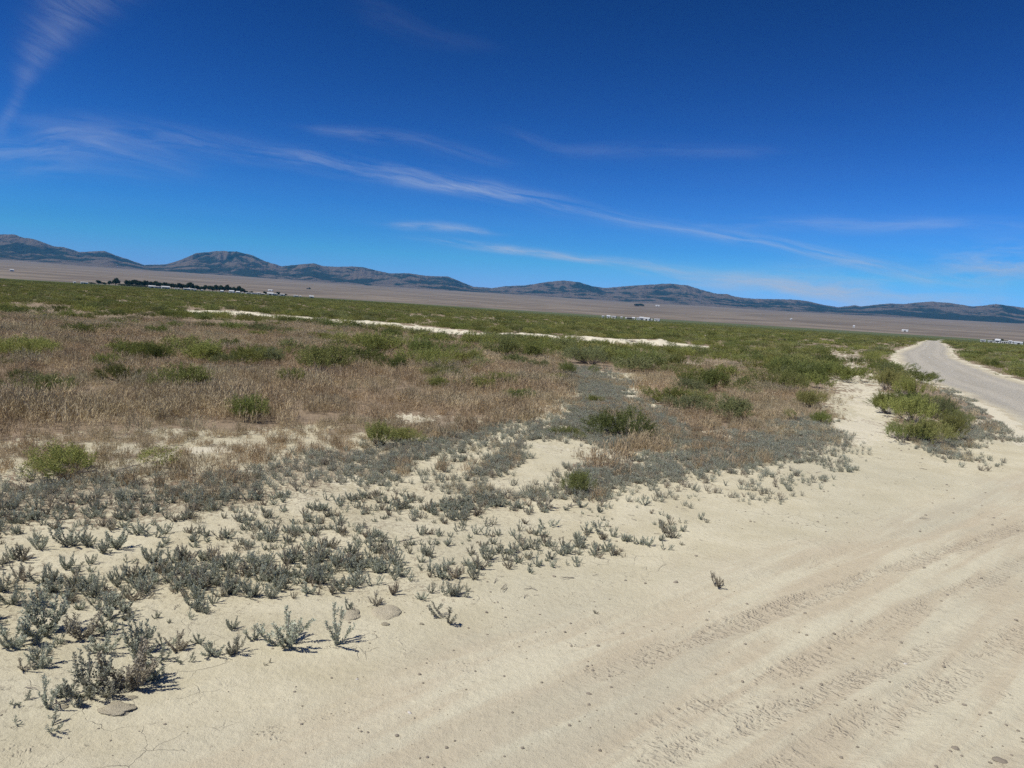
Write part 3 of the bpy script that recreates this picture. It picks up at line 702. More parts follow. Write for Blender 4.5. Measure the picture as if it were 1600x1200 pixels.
def weed(seed, nst, rad):
    """tuft of upright dead stems with thin side twigs, about 1 unit tall"""
    rs = np.random.default_rng(seed); B = []; Dd = []; Ls = []; Ws = []; T = []
    for s in range(nst):
        a = rs.uniform(0, 2 * math.pi); q = rad * math.sqrt(rs.random()); b = np.array([q * math.cos(a), q * math.sin(a), 0])
        h = rs.uniform(.35, 1.1); lean = rs.normal(size=2) * .2; d = np.array([lean[0], lean[1], 1.0]); d /= np.linalg.norm(d)
        tn = rs.uniform(.0, 1)
        B.append(b); Dd.append(d); Ls.append(h); Ws.append(rs.uniform(.012, .026)); T.append(tn)
        for k in range(rs.integers(5, 10)):
            f = rs.uniform(.15, .95); p = b + d * h * f
            dd = np.array([rs.normal() * .45, rs.normal() * .45, 1.1]); dd /= np.linalg.norm(dd)
            B.append(p); Dd.append(dd); Ls.append(rs.uniform(.10, .28)); Ws.append(rs.uniform(.010, .026)); T.append(np.clip(tn + rs.normal() * .3, 0, 1))
    B = np.array(B); Dd = np.array(Dd)
    V, Fq = leaf_quads(B, Dd, np.array(Ls), np.array(Ws), rs)
    return V, Fq, np.zeros(len(Fq), int), np.repeat(np.array(T), 4)

SALT = [saltbush(100, 7, 1.0), saltbush(101, 9, 1.0), saltbush(102, 5, 1.1), saltbush(103, 10, .9), saltbush(104, 8, 1.05), saltbush(105, 4, 1.15)]
SALT_LO = [saltbush(200 + k, 7 + k, .9, .42) for k in range(4)]
SHRUB = [greasewood(300 + k, 230, 46, .048, .016, wd) for k, wd in enumerate((1.0, 1.15, .9, 1.05))]
SHRUB_MID = [greasewood(320 + k, 130, 26, .065, .024, wd) for k, wd in enumerate((1.0, 1.2, .95, 1.1))]
SHRUB_LO = [greasewood(340 + k, 70, 12, .11, .05, wd, False) for k, wd in enumerate((1.0, 1.25, .95))]
WEED = [weed(400 + k, 24 + 4 * k, .5) for k in range(5)]

def stuff_object(name, protos, pts, pid, rz, sc, mats, smooth=False, tilt=None):
    """one object: its mesh holds the prototypes and a cloud of loose points; geometry nodes set a prototype on each point"""
    V = []; Fs = []; Ms = []; T = []; pidv = []; n = 0
    for k, (v, f, m_, t_) in enumerate(protos):
        V.append(v); Fs.append(f + n); Ms.append(m_); T.append(t_); pidv.append(np.full(len(v), k)); n += len(v)
    V.append(pts); T.append(np.zeros(len(pts))); pidv.append(100 + pid)
    V = np.vstack(V); me = mesh_from(name, V, np.vstack(Fs), mats, np.concatenate(Ms), np.concatenate(T), smooth)
    a = me.attributes.new('pid', 'INT', 'POINT'); a.data.foreach_set('value', np.concatenate(pidv).astype(np.int32))
    rot = np.zeros((len(V), 3), np.float32); rot[n:, 2] = rz
    if tilt is not None: rot[n:, :2] = tilt
    scl = np.ones((len(V), 3), np.float32); scl[n:] = sc if np.ndim(sc) == 2 else np.asarray(sc)[:, None]
    for nm, arr in (('rot', rot), ('scl', scl)):
        a = me.attributes.new(nm, 'FLOAT_VECTOR', 'POINT'); a.data.foreach_set('vector', arr.ravel())
    o = add_obj(name, me)
    ng = bpy.data.node_groups.new(name + '_scatter', 'GeometryNodeTree')
    ng.interface.new_socket('Geometry', in_out='INPUT', socket_type='NodeSocketGeometry')
    ng.interface.new_socket('Geometry', in_out='OUTPUT', socket_type='NodeSocketGeometry')
    N = ng.nodes; Lk = ng.links
    gi = N.new('NodeGroupInput'); go = N.new('NodeGroupOutput'); jn = N.new('GeometryNodeJoinGeometry')
    def named(nm, dt):
        q = N.new('GeometryNodeInputNamedAttribute'); q.data_type = dt; q.inputs['Name'].default_value = nm
        return q.outputs[0]
    pa = named('pid', 'INT'); ra = named('rot', 'FLOAT_VECTOR'); sa = named('scl', 'FLOAT_VECTOR')
    def sel(val):
        c = N.new('FunctionNodeCompare'); c.data_type = 'INT'; c.operation = 'EQUAL'
        Lk.new(pa, c.inputs[2]); c.inputs[3].default_value = val
        s = N.new('GeometryNodeSeparateGeometry'); s.domain = 'POINT'
        Lk.new(gi.outputs[0], s.inputs[0]); Lk.new(c.outputs[0], s.inputs[1]); return s.outputs[0]
    for k in range(len(protos)):
        ip = N.new('GeometryNodeInstanceOnPoints')
        Lk.new(sel(100 + k), ip.inputs['Points']); Lk.new(sel(k), ip.inputs['Instance'])
        Lk.new(ra, ip.inputs['Rotation']); Lk.new(sa, ip.inputs['Scale'])
        Lk.new(ip.outputs[0], jn.inputs[0])
    Lk.new(jn.outputs[0], go.inputs[0])
    md = o.modifiers.new('scatter', 'NODES'); md.node_group = ng
    return o

def scatter(zname, density, rs, rmin=0.5, rmax=60, thr=None, nscale=1.0):
    """random points in a zone, clumped by noise"""
    out = []
    for poly in Z[zname]:
        p = np.array(poly); lo = p.min(0) - .5; hi = p.max(0) + .5
        lo = np.maximum(lo, -rmax); hi = np.minimum(hi, rmax)
        n = int((hi[0] - lo[0]) * (hi[1] - lo[1]) * density)
        out.append(np.stack([rs.uniform(lo[0], hi[0], n), rs.uniform(lo[1], hi[1], n)], 1))
    q = np.vstack(out); q = q[(np.hypot(q[:, 0], q[:, 1]) < rmax) & (q[:, 1] > rmin)]
    m = zone(zname, q[:, 0], q[:, 1])
    if thr is not None: m &= fbm(q[:, 0] / nscale, q[:, 1] / nscale, 111, 3) + rs.normal(size=len(q)) * .12 > thr
    return q[m]
def offroad(q, d=2.1, gaps=True, warp=.7, leak=.12):
    _, S, D = polydist(ROAD, q[:, 0], q[:, 1]); m = np.abs(edge_norm(S, D)) > d + .2 + .5 * fbm(S / 1.7, S * 0, 77, 2)
    if gaps:
        cl_ = vnoise(q[:, 0] / .5, q[:, 1] / .5, 78)
        m &= ~(zone('gap', q[:, 0], q[:, 1], .8) & (cl_ < 1 - leak * 2.2)) & ~(zone('gap2', q[:, 0], q[:, 1], .5) & (cl_ < .88))
    return q[m]
def offbank(q):
    _, bs, bD = polydist(BERM, q[:, 0], q[:, 1]); nz = fbm(bs / 5, bs * 0, 121, 2)
    return q[~((bD < 3.3 + 3.2 * nz) & (bD > -1.4 + 3 * nz) & (bs > 2) & (bs < 43))]
def infan(q, half=43):
    return q[np.abs(np.degrees(np.arctan2(q[:, 0], q[:, 1]))) < half]

# ------------------------------------------------------------------ saltbush
HERO = [  # x, base y, height px, width factor, prototype, label
    (450, 1008, 54, 1.2, 1, 'fan-shaped grey-green saltbush standing alone on bare soil left of the two flat rocks'),
    (527, 1006, 62, .8, 2, 'tall lopsided grey-green saltbush directly in front of the left flat rock'),
    (698, 969, 40, 1.2, 5, 'small open saltbush on bare soil right of the two flat rocks'),
    (1122, 917, 24, 1.0, 4, 'lone dark saltbush tuft out on the bare soil beside the tyre tracks'),
    (931, 958, 8, 1.2, 4, 'tiny saltbush seedling alone in the middle of the bare soil'),
    (418, 1037, 11, 1.1, 5, 'tiny reddish saltbush seedling on the soil below the fan-shaped saltbush'),
    (80, 1138, 30, 1.2, 5, 'leaning saltbush sprig nearest the camera at the lower left corner'),
    (24, 1132, 12, 1.3, 5, 'very low saltbush sprig in the lower left corner beside the leaning sprig'),
    (34, 1099, 18, 1.3, 5, 'small saltbush sprig alone near the left edge above the lower left corner'),
    (74, 1108, 46, .7, 2, 'narrow upright saltbush left of the small brown rocks'),
    (100, 1090, 26, 1.2, 4, 'low saltbush touching the large lower left clump on its left side'),
    (140, 1086, 62, 1.0, 3, 'left half of the large saltbush clump above the crusted rock'),
    (172, 1086, 38, 1.3, 1, 'low front saltbush at the foot of the large lower left clump'),
    (205, 1075, 66, 1.0, 3, 'tall right half of the large saltbush clump above the crusted rock'),
    (238, 1062, 40, 1.2, 4, 'spreading saltbush on the right flank of the large lower left clump'),
    (62, 1048, 34, 1.0, 4, 'compact saltbush on open soil left of the large lower left clump'),
    (36, 1052, 18, 1.5, 2, 'low sprawling saltbush beside the compact one near the left edge'),
    (20, 1016, 38, 1.1, 1, 'feathery saltbush at the left edge above the open soil strip'),
    (44, 1014, 30, 1.1, 5, 'thin branched saltbush just right of the feathery left edge plant'),
    (70, 996, 62, 1.1, 3, 'large silvery saltbush below the dark dense mass at the left edge'),
    (130, 1000, 40, 1.2, 1, 'saltbush with a greenish base beside the large silvery one'),
    (165, 992, 34, 1.0, 0, 'rounded saltbush at the edge of the brown litter patch'),
    (172, 970, 38, 1.3, 2, 'wide saltbush with a left-reaching stem on the pale slope'),
    (198, 970, 18, 1.2, 4, 'short round saltbush right of the one with a left-reaching stem'),
    (160, 1022, 40, 1.1, 0, 'saltbush directly above the left half of the lower left clump'),
    (218, 1025, 56, .9, 3, 'upright saltbush directly above the tall right half of the clump'),
    (252, 1034, 24, 1.5, 2, 'flat spreading saltbush right of the lower left clump'),
    (292, 1035, 22, 1.0, 5, 'small two-pronged saltbush on bare soil right of the clump'),
    (278, 1018, 28, 1.1, 4, 'small dense saltbush above the two-pronged one'),
    (332, 1024, 28, 1.3, 0, 'low crown-shaped saltbush at the bare soil edge'),
    (364, 1022, 34, .9, 4, 'knobbly saltbush just right of the low crown-shaped one'),
    (258, 1010, 24, 1.1, 5, 'thin saltbush with spread prongs on the pale slope'),
    (310, 1006, 20, 1.1, 0, 'short saltbush tuft between the pale slope and the crown-shaped one'),
    (395, 1000, 24, 1.4, 2, 'sprawling saltbush left of the fan-shaped one'),
    (193, 825, 16, 1.4, 0, 'leftmost of three saltbushes in a row on the upper sand strip'),
    (216, 836, 22, 1.2, 1, 'middle of three saltbushes in a row on the upper sand strip'),
    (242, 841, 26, 1.2, 5, 'rightmost of three saltbushes in a row on the upper sand strip'),
    (182, 859, 30, 1.2, 3, 'rounded saltbush below the row of three on the upper sand'),
    (108, 856, 32, 1.3, 1, 'broad saltbush at the left end of the upper sand strip'),
    (138, 858, 22, 1.1, 4, 'saltbush touching the broad one on its right side'),
    (238, 880, 30, 1.0, 1, 'saltbush standing above the dark dense band on the sand'),
    (200, 882, 16, 1.1, 5, 'small branched saltbush left of the one above the dark band'),
    (855, 827, 22, 1.5, 5, 'spiky open saltbush alone on the sand below the olive shrub'),
    (935, 830, 20, 1.7, 5, 'wide spiky saltbush on the sand right of the spiky open one'),
    (1008, 792, 14, 1.8, 2, 'low star-shaped saltbush below the grey mat on the right'),
    (850, 798, 24, 1.3, 4, 'ball-shaped brownish saltbush below the olive shrub'),
    (717, 833, 20, .9, 5, 'slender saltbush alone on the sand ridge left of the spiky ones'),
    (758, 822, 14, 1.6, 5, 'flat wide saltbush on the crest of the sand ridge'),
    (597, 843, 16, 1.3, 4, 'saltbush at the end of the narrow grey strip on the sand ridge'),
]
SALT_GROUP = 'grey-green saltbush plants on the sand'
rs = np.random.default_rng(11)
protoS = []
for k, g in enumerate(SALT):
    protoS.append(mesh_from('saltbush_mesh', g[0], g[1], [M_SALT, M_WOOD], g[2], g[3]))
for (x, y, h, wf, k, lab) in HERO:
    X, Y = un(x, y); D = math.hypot(X, Y); s = h * math.hypot(D, EYE) / F_PX * .92; wf *= 1.15
    o = add_obj('saltbush', protoS[k], loc=(X, Y, hz(X, Y) - .003)); o.scale = (s * wf, s * wf, s); o.rotation_euler = (0, 0, rs.uniform(0, 6.28))
    tag(o, lab, 'saltbush', SALT_GROUP)
hero_xy = np.array([un(h[0], h[1]) for h in HERO])

ZLAB = {'band': 'grey-green saltbush in the dark dense band across the lower left', 'scatter': 'grey-green saltbush scattered on the pale slope below the dense band',
        'mid': 'grey saltbush in the loose clumps on the middle sand ridge', 'sparse': 'small saltbush dotted over the open upper sand strip',
        'fringe': 'saltbush in the broken fringe below the grey mat on the right', 'isle': 'saltbush in the low island of plants on the bare sand',
        'carpet': 'silvery saltbush at the near edge of the continuous grey mat'}
def near_hero(q, d): return (np.hypot(q[:, None, 0] - hero_xy[None, :, 0], q[:, None, 1] - hero_xy[None, :, 1]).min(1) < d)
SP = []
for zn, dens, thr, hmin, hmax, hero_d in (('band', 150, -.5, .04, .115, .03), ('scatter', 60, -.05, .02, .08, .09), ('mid', 170, -.18, .03, .085, .06), ('sparse', 80, .0, .02, .07, .09),
                                  ('fringe', 80, -.2, .03, .085, .07), ('isle', 190, -.7, .03, .09, .04), ('carpet', 235, -.62, .045, .092, .0)):
    q = scatter(zn, dens, rs, thr=thr, nscale=.5 if zn != 'carpet' else .9)
    q = offroad(q, 1.9, True, .7 if zn in ('carpet', 'mid') else 0)
    if hero_d: q = q[~near_hero(q, hero_d)]
    h = rs.uniform(hmin, hmax, len(q)) * (1 - .0 * q[:, 0])
    SP.append((q, h, np.full(len(q), list(ZLAB).index(zn))))
# thin spill of tiny seedlings around the dense zones and verge
q = np.stack([rs.uniform(-9, 9, 1500), rs.uniform(2.8, 17, 1500)], 1); q = offroad(q, 2.3, False); bb = (fbm(q[:, 0] / .6, q[:, 1] / .6, 131, 3) > .12) & (polydist(ROAD, q[:, 0], q[:, 1])[2] < -2.4)
q = q[bb & (zone('sparse', q[:, 0], q[:, 1], 2) | zone('fringe', q[:, 0], q[:, 1], 2) | zone('isle', q[:, 0], q[:, 1], 2) | zone('mid', q[:, 0], q[:, 1], 2))]
SP.append((q, rs.uniform(.02, .05, len(q)), np.full(len(q), 3)))
q = np.vstack([s[0] for s in SP]); h = np.concatenate([s[1] for s in SP]); zl = np.concatenate([s[2] for s in SP])
az = np.degrees(np.arctan2(q[:, 0], q[:, 1])); D = np.hypot(q[:, 0], q[:, 1])
# in the dense band the plants grow into each other and are bigger on the left
big = (zl == 0); h = h * .92
app = h / D * (np.abs(az) < 34)
order = np.argsort(-app); ind = order[:300 - len(HERO)]; rest = order[300 - len(HERO):]
zz = height(q[:, 0], q[:, 1])
names = list(ZLAB)
for i in ind:
    o = bpy.data.objects.new('saltbush', protoS[rs.integers(len(protoS))]); COL.objects.link(o)
    o.location = (q[i, 0], q[i, 1], zz[i] - .003); wf = rs.uniform(.85, 1.3); o.scale = (h[i] * wf, h[i] * wf, h[i]); o.rotation_euler = (0, 0, rs.uniform(0, 6.28))
    zn = names[zl[i]]
    tag(o, ZLAB[zn], 'saltbush', SALT_GROUP)
pts = np.stack([q[rest, 0], q[rest, 1], zz[rest] - .003], 1)
nearr = D[rest] < 6.5
pid = np.where(nearr, rs.integers(0, 6, len(rest)), 6 + rs.integers(0, 4, len(rest)))
wf = rs.uniform(.9, 1.35, len(rest)); sc = np.stack([h[rest] * wf, h[rest] * wf, h[rest]], 1)
o = stuff_object('saltbush_ground_cover', SALT + SALT_LO, pts, pid, rs.uniform(0, 6.28, len(rest)), sc, [M_SALT, M_WOOD])
tag(o, 'low grey-green saltbush mat spreading over the sand between the bare soil and the brown weeds', 'ground cover', kind='stuff')
print('saltbush', len(q))

# ------------------------------------------------------------------ green shrubs
SH = [  # x, base y, width px, height px, label
    (60, 560, 100, 28, 'long low olive shrub in the brown weeds at the left edge'),
    (50, 627, 66, 40, 'round olive shrub beside a white bare patch at the left edge'),
    (120, 757, 105, 50, 'large yellow-green shrub nearest the camera at the lower left'),
    (245, 572, 42, 34, 'narrow olive shrub between two wider shrubs in the left weeds'),
    (315, 572, 80, 38, 'wide green shrub with a humped top in the left weeds'),
    (360, 576, 44, 26, 'low green shrub touching the right side of the wide humped shrub'),
    (200, 602, 55, 32, 'pale yellow-green shrub left of the darker pair in the weeds'),
    (280, 614, 85, 44, 'dark green shrub below the wide humped shrub in the left weeds'),
    (395, 664, 66, 46, 'straggly olive shrub alone near the lower edge of the brown weeds'),
    (498, 590, 88, 55, 'large dark green shrub in the middle of the brown weeds'),
    (545, 572, 70, 36, 'grey-green shrub behind the large dark green one'),
    (600, 560, 80, 42, 'green shrub at the centre of the weeds left of three smaller ones'),
    (650, 577, 70, 38, 'yellowish shrub right of the shrub at the centre of the weeds'),
    (590, 700, 42, 45, 'upright two-tone shrub with a dark hollow beside the grey mat'),
    (628, 697, 58, 28, 'low olive shrub touching the upright two-tone shrub'),
    (738, 548, 50, 34, 'bright green shrub just below the white bank left of centre'),
    (785, 562, 62, 38, 'green shrub just below the white bank near the centre'),
    (985, 692, 86, 55, 'dense green shrub standing alone in the grey mat'),
    (1045, 638, 80, 36, 'yellow-green shrub right of the small white wash'),
    (1095, 640, 50, 30, 'olive shrub between the white wash and the larger olive shrub'),
    (1140, 662, 72, 44, 'yellow-green shrub at the lower end of the row right of the wash'),
    (893, 779, 50, 44, 'olive shrub at the lower edge of the grey mat above bare sand'),
    (893, 588, 36, 24, 'small bright green shrub at the head of the faint trail'),
    (880, 687, 40, 18, 'very low green shrub in the grey mat beside the white trail'),
    (932, 633, 24, 15, 'tiny green shrub in the grey mat left of the white wash'),
    (1265, 640, 52, 30, 'bright green shrub left of the sandy path'),
    (1272, 663, 36, 22, 'small olive shrub just below the bright one by the sandy path'),
    (1405, 692, 60, 34, 'left front shrub of the big green thicket beside the road'),
    (1440, 697, 72, 40, 'middle front shrub of the big green thicket beside the road'),
    (1468, 690, 54, 44, 'right front shrub of the big green thicket beside the road'),
    (1425, 665, 80, 44, 'tall yellow-green shrub inside the big thicket beside the road'),
    (1456, 655, 50, 40, 'shrub at the back of the big thicket facing the road'),
    (1385, 650, 50, 36, 'shrub at the left shoulder of the big thicket by the sandy path'),
    (1495, 670, 38, 28, 'round shrub set apart on the road side of the thicket'),
    (1385, 612, 60, 36, 'shrub above the thicket on the sandy path side'),
    (1430, 625, 50, 34, 'shrub above the thicket on the road side'),
    (1205, 612, 70, 40, 'dark green shrub above the brown weeds left of the sandy path'),
    (1060, 578, 46, 30, 'dark shrub at the top of the right brown weeds'),
    (560, 548, 60, 30, 'green shrub behind and between the two biggest shrubs of the centre weeds'),
    (618, 583, 50, 28, 'small yellowish shrub in front of the shrub at the centre of the weeds'),
    (685, 560, 64, 34, 'green shrub at the right end of the row in the centre weeds'),
    (702, 583, 44, 24, 'low olive shrub below the right end of the row in the centre weeds'),
    (735, 572, 50, 28, 'olive shrub beside the small blue-grey patch right of centre'),
    (460, 604, 50, 28, 'low shrub at the left foot of the large dark green one'),
    (835, 566, 56, 34, 'green shrub below the widest part of the white bank'),
    (925, 572, 60, 36, 'dark green shrub above the head of the faint trail'),
    (990, 574, 60, 34, 'green shrub above the small white wash'),
    (170, 580, 44, 24, 'faint green shrub left of the narrow olive shrub'),
    (20, 600, 40, 22, 'small dark shrub cut by the left edge of the picture'),
    (430, 566, 44, 26, 'sparse green shrub between the wide humped and the large dark green ones'),
    (1245, 592, 60, 36, 'shrub beside the top of the sandy path on its left'),
]
SH_GROUP = 'green greasewood shrubs on the flat'
shm = [mesh_from('shrub_mesh', g[0][:], g[1][g[2] == 0], [M_SHRUB], None, g[3]) for g in SHRUB]
shw = []
for g in SHRUB:
    f = g[1][g[2] == 1]; i = np.unique(f); mp = np.zeros(len(g[0]), int); mp[i] = np.arange(len(i))
    shw.append(mesh_from('shrub_wood_mesh', g[0][i], mp[f], [M_WOOD]))
def clean(g, sel_):
    f = g[1][g[2] == sel_]; i = np.unique(f); mp = np.zeros(len(g[0]), int); mp[i] = np.arange(len(i)); return g[0][i], mp[f], g[3][i]
shm = [mesh_from('shrub_mesh', *clean(g, 0)[:2], [M_SHRUB], None, clean(g, 0)[2]) for g in SHRUB]
shmid = [mesh_from('shrub_mesh', *clean(g, 0)[:2], [M_SHRUB], None, clean(g, 0)[2]) for g in SHRUB_MID]
rs = np.random.default_rng(21)
shrub_xy = []
for n_, (x, y, wpx, hpx, lab) in enumerate(SH):
    X, Y = un(x, y); D = math.hypot(X, Y, EYE); kx = .92 if x > 1370 else 1.12; W_ = kx * wpx * D / F_PX; H_ = 1.05 * hpx * D / F_PX
    k = rs.integers(len(shm)); yy = Y + W_ * .25
    o = add_obj('green_shrub', shm[k], loc=(X * yy / Y, yy, hz(X, yy) - .01)); o.scale = (W_ / 1.9, W_ / 1.9, H_ * .98); o.rotation_euler = (0, 0, rs.uniform(0, 6.28))
    tag(o, lab, 'shrub', SH_GROUP)
    c = add_obj('woody_stem', shw[k], o)
    shrub_xy.append((X, yy, W_ / 2))
shrub_xy = np.array(shrub_xy)
rs = np.random.default_rng(22)
# the shrub belt: random positions thinning with distance
Q = []
def ring(r0, r1, dens):
    n = int(dens * math.radians(86) / 2 * (r1 * r1 - r0 * r0)); rr = np.sqrt(rs.uniform(r0 * r0, r1 * r1, n)); a = np.radians(rs.uniform(-43, 43, n))
    return np.stack([rr * np.sin(a), rr * np.cos(a)], 1)
edges = [12, 30, 45, 60, 90, 130, 200, 300, 450, 700, 1100]
dn = [1.2, 1.0, .7, .5, .42, .32, .2, .12, .065, .03]
for a, b, d in zip(edges[:-1], edges[1:], dn):
    q = ring(a, b, d); Q.append(q)
q = np.vstack(Q); r = np.hypot(q[:, 0], q[:, 1])
zg = zone('green', q[:, 0], q[:, 1], .8) | (r > 220)
_, S_, D_ = polydist(ROAD, q[:, 0], q[:, 1]); zg &= ~((S_ < 42) & (edge_norm(S_, D_) > -3.5)); q = q[zg]; q = offbank(offroad(q, 2.35, True, .5, .16))
r = np.hypot(q[:, 0], q[:, 1])
cl = fbm(q[:, 0] / 7, q[:, 1] / 7, 141, 3) + .25 * fbm(q[:, 0] / 1.8, q[:, 1] / 1.8, 143, 2)
q = q[(cl > np.where(r > 32, -.45, -.28)) | (r > 250)]
patch = (fbm(q[:, 0] / 5, q[:, 1] / 5, 93, 3) > .52) & (np.hypot(q[:, 0], q[:, 1]) < 260); q = q[~patch]
# looser shrubs inside the brown weeds
q2 = ring(13, 46, .46); q2 = q2[zone('brown', q2[:, 0], q2[:, 1]) & (fbm(q2[:, 0] / 3.5, q2[:, 1] / 3.5, 151, 3) + np.where(q2[:, 0] > 2, .18, 0) + sst(q2[:, 1], 18, 32) * .15 > .08)]
q2 = offroad(q2, 2.6)
q = np.vstack([q, q2]); r = np.hypot(q[:, 0], q[:, 1])
dd = np.hypot(q[:, None, 0] - shrub_xy[None, :, 0], q[:, None, 1] - shrub_xy[None, :, 1]) < shrub_xy[None, :, 2] * .9
q = q[~dd.any(1)]; r = np.hypot(q[:, 0], q[:, 1])
n = len(q); hh = (.20 + .40 * rs.random(n) ** 1.3) * (1 + .25 * fbm(q[:, 0] / 12, q[:, 1] / 12, 155, 2)); ww_ = hh * rs.uniform(.95, 1.5, n) * np.where(r > 200, 1.4, 1.0)
zz = height(q[:, 0], q[:, 1])
az = np.degrees(np.arctan2(q[:, 0], q[:, 1])); app = hh / r * (np.abs(az) < 34)
order = np.argsort(-app); nind = 300 - len(SH); ind = order[:nind]; rest = order[nind:]
def shrub_label(x, y):
    a = math.degrees(math.atan2(x, y)); _, S, D = polydist(ROAD, np.array([x]), np.array([y])); D = D[0]
    if D > 0: return 'green shrub in the thick belt on the far side of the gravel road'
    if zone('brown', np.array([x]), np.array([y]))[0] and not zone('green', np.array([x]), np.array([y]))[0]: return 'small green shrub half sunk in the brown weeds'
    if -7 < D: return 'green shrub on the near verge between the sandy path and the gravel road'
    if a > 12: return 'green shrub in the belt left of the sandy path and right of the white bank'
    if a > -8: return 'green shrub in the belt in front of the middle of the white bank'
    return 'green shrub at the near edge of the belt beyond the brown weeds on the left'
for i in ind:
    k = rs.integers(4); near = r[i] < 20
    o = bpy.data.objects.new('green_shrub', (shm if near else shmid)[k]); COL.objects.link(o)
    o.location = (q[i, 0], q[i, 1], zz[i] - .01); s = ww_[i]; o.scale = (s, s, hh[i]); o.rotation_euler = (0, 0, rs.uniform(0, 6.28))
    tag(o, shrub_label(q[i, 0], q[i, 1]), 'shrub', SH_GROUP)
pts = np.stack([q[rest, 0], q[rest, 1], zz[rest] - .01], 1); rr_ = r[rest]
pid = np.where(rr_ < 75, rs.integers(0, 4, len(rest)), 4 + rs.integers(0, 3, len(rest)))
sc = np.stack([ww_[rest], ww_[rest], hh[rest]], 1)
protos = [(v, f, np.zeros(len(f), int), t_) for v, f, t_ in (clean(g, 0) for g in SHRUB_MID + SHRUB_LO)]
o = stuff_object('shrub_cover', protos, pts, pid, rs.uniform(0, 6.28, len(rest)), sc, [M_SHRUB])
tag(o, 'continuous belt of green desert scrub running from beyond the white bank to the foot of the fan', 'scrub', kind='stuff')
print('shrubs', n)

# ------------------------------------------------------------------ dry brown weeds
rs = np.random.default_rng(31)
q = np.vstack([scatter('brown', 26, rs, 4, 48, -.42, 1.3), scatter('thin', 85, rs, 4, 40, -.3, .5)])
th = zone('thin', q[:, 0], q[:, 1]); q = q[~th | (rs.random(len(q)) < .6)]
g_ = scatter('green', 2.0, rs, 10, 46, 0.0, 2.0); q = np.vstack([q, g_])
c_ = scatter('carpet', 14, rs, 4, 30, .05, 1.0); q = np.vstack([q, c_])
# short skirt of dead stuff along the verge thicket
q = offbank(offroad(infan(q), 2.2, True, .7))
spots = (fbm(q[:, 0] / 1.5, q[:, 1] / 1.1, 91, 4) > .57) & (rs.random(len(q)) < .6); q = q[~spots]
r = np.hypot(q[:, 0], q[:, 1]); n = len(q)
hh = rs.uniform(.10, .27, n) * (1 + .7 * fbm(q[:, 0] / 2.0, q[:, 1] / 2.0, 161, 4)) * np.where(zone('thin', q[:, 0], q[:, 1]), .55, 1)
wf = rs.uniform(.9, 1.4, n) * np.where(r > 22, 1.35, 1.0)
pts = np.stack([q[:, 0], q[:, 1], height(q[:, 0], q[:, 1]) - .005], 1)
sc = np.stack([hh * wf, hh * wf, hh], 1)
hh = np.where(zone('carpet', q[:, 0], q[:, 1]), hh * .55, hh); sc = np.stack([hh * wf, hh * wf, hh], 1)
o = stuff_object('dry_weeds', WEED, pts, rs.integers(0, 5, n), rs.uniform(0, 6.28, n), sc, [M_WEED])
tag(o, 'knee-low stand of dead brown weeds covering the flat left of centre', 'dry weeds', kind='stuff')
print('weeds', n)

# ------------------------------------------------------------------ stones and twigs
def rock(seed, sub=3, flat=.5, rough=.22, crust=0.0):
    import bmesh
    bm = bmesh.new(); bmesh.ops.create_icosphere(bm, subdivisions=sub, radius=1)
    V = np.array([v.co[:] for v in bm.verts]); Fc = np.array([[v.index for v in f.verts] for f in bm.faces]); bm.free()
    s = seed * 1.7
    d = 1 + rough * fbm(V[:, 0] * 1.6 + s, V[:, 1] * 1.6 + V[:, 2] * 2.1, seed, 3) + crust * .6 * fbm(V[:, 0] * 3.5 + s, V[:, 1] * 3.5 + V[:, 2] * 3, seed + 5, 4)
    V = V * d[:, None]; V[:, 2] *= flat; V[:, 2] = np.where(V[:, 2] < 0, V[:, 2] * .5, V[:, 2])
    return V, np.hstack([Fc, ]) 
def rock_obj(name, x, y, wpx, seed, mat, lab, cat, flat=.5, rough=.3, crust=0.0, sub=3, group=None, asp=.75):
    X, Y = un(x, y); D = math.hypot(X, Y, EYE); s = wpx * D / F_PX / 2
    V, Fc = rock(seed, sub, flat, rough, crust); me = mesh_from(name + '_mesh', V, Fc, [mat], smooth=True)
    o = add_obj(name, me, loc=(X, Y, hz(X, Y) - s * flat * .12)); o.scale = (s, s * asp, s); o.rotation_euler = (0, 0, random.Random(seed).uniform(-.3, .3))
    return tag(o, lab, cat, group)
RG = 'flat crusted rocks at the edge of the bare soil'
rock_obj('flat_rock', 546, 960, 34, 1, M_CRUST, 'left one of the two large flat brown rocks below the dense saltbush', 'rock', .30, .3, .10, 4, RG, 1.3)
rock_obj('flat_rock', 604, 956, 42, 2, M_CRUST, 'right one of the two large flat brown rocks below the dense saltbush', 'rock', .26, .25, .10, 4, RG, 1.2)
rock_obj('flat_rock', 602, 975, 14, 3, M_CRUST, 'small angular rock just below the right large flat rock', 'rock', .45, .35, .1, 3, RG)
rock_obj('flat_rock', 659, 975, 8, 4, M_CRUST, 'little round rock between the flat rocks and the open saltbush', 'rock', .6, .3, .1, 3, RG)
rock_obj('flat_rock', 182, 1109, 42, 5, M_CRUST, 'ragged slab of soil crust in front of the lower left saltbush clump', 'rock', .16, .5, .30, 4, RG, .8)
rock_obj('flat_rock', 99, 1106, 13, 6, M_CRUST, 'lower of two small brown rocks beside the lower left clump', 'rock', .35, .25, .08, 3, RG)
rock_obj('flat_rock', 129, 1094, 14, 7, M_CRUST, 'upper of two small brown rocks beside the lower left clump', 'rock', .35, .25, .08, 3, RG)
rock_obj('flat_rock', 190, 1088, 10, 8, M_CRUST, 'thin brown rock chip at the foot of the lower left clump', 'rock', .2, .3, .1, 3, RG)
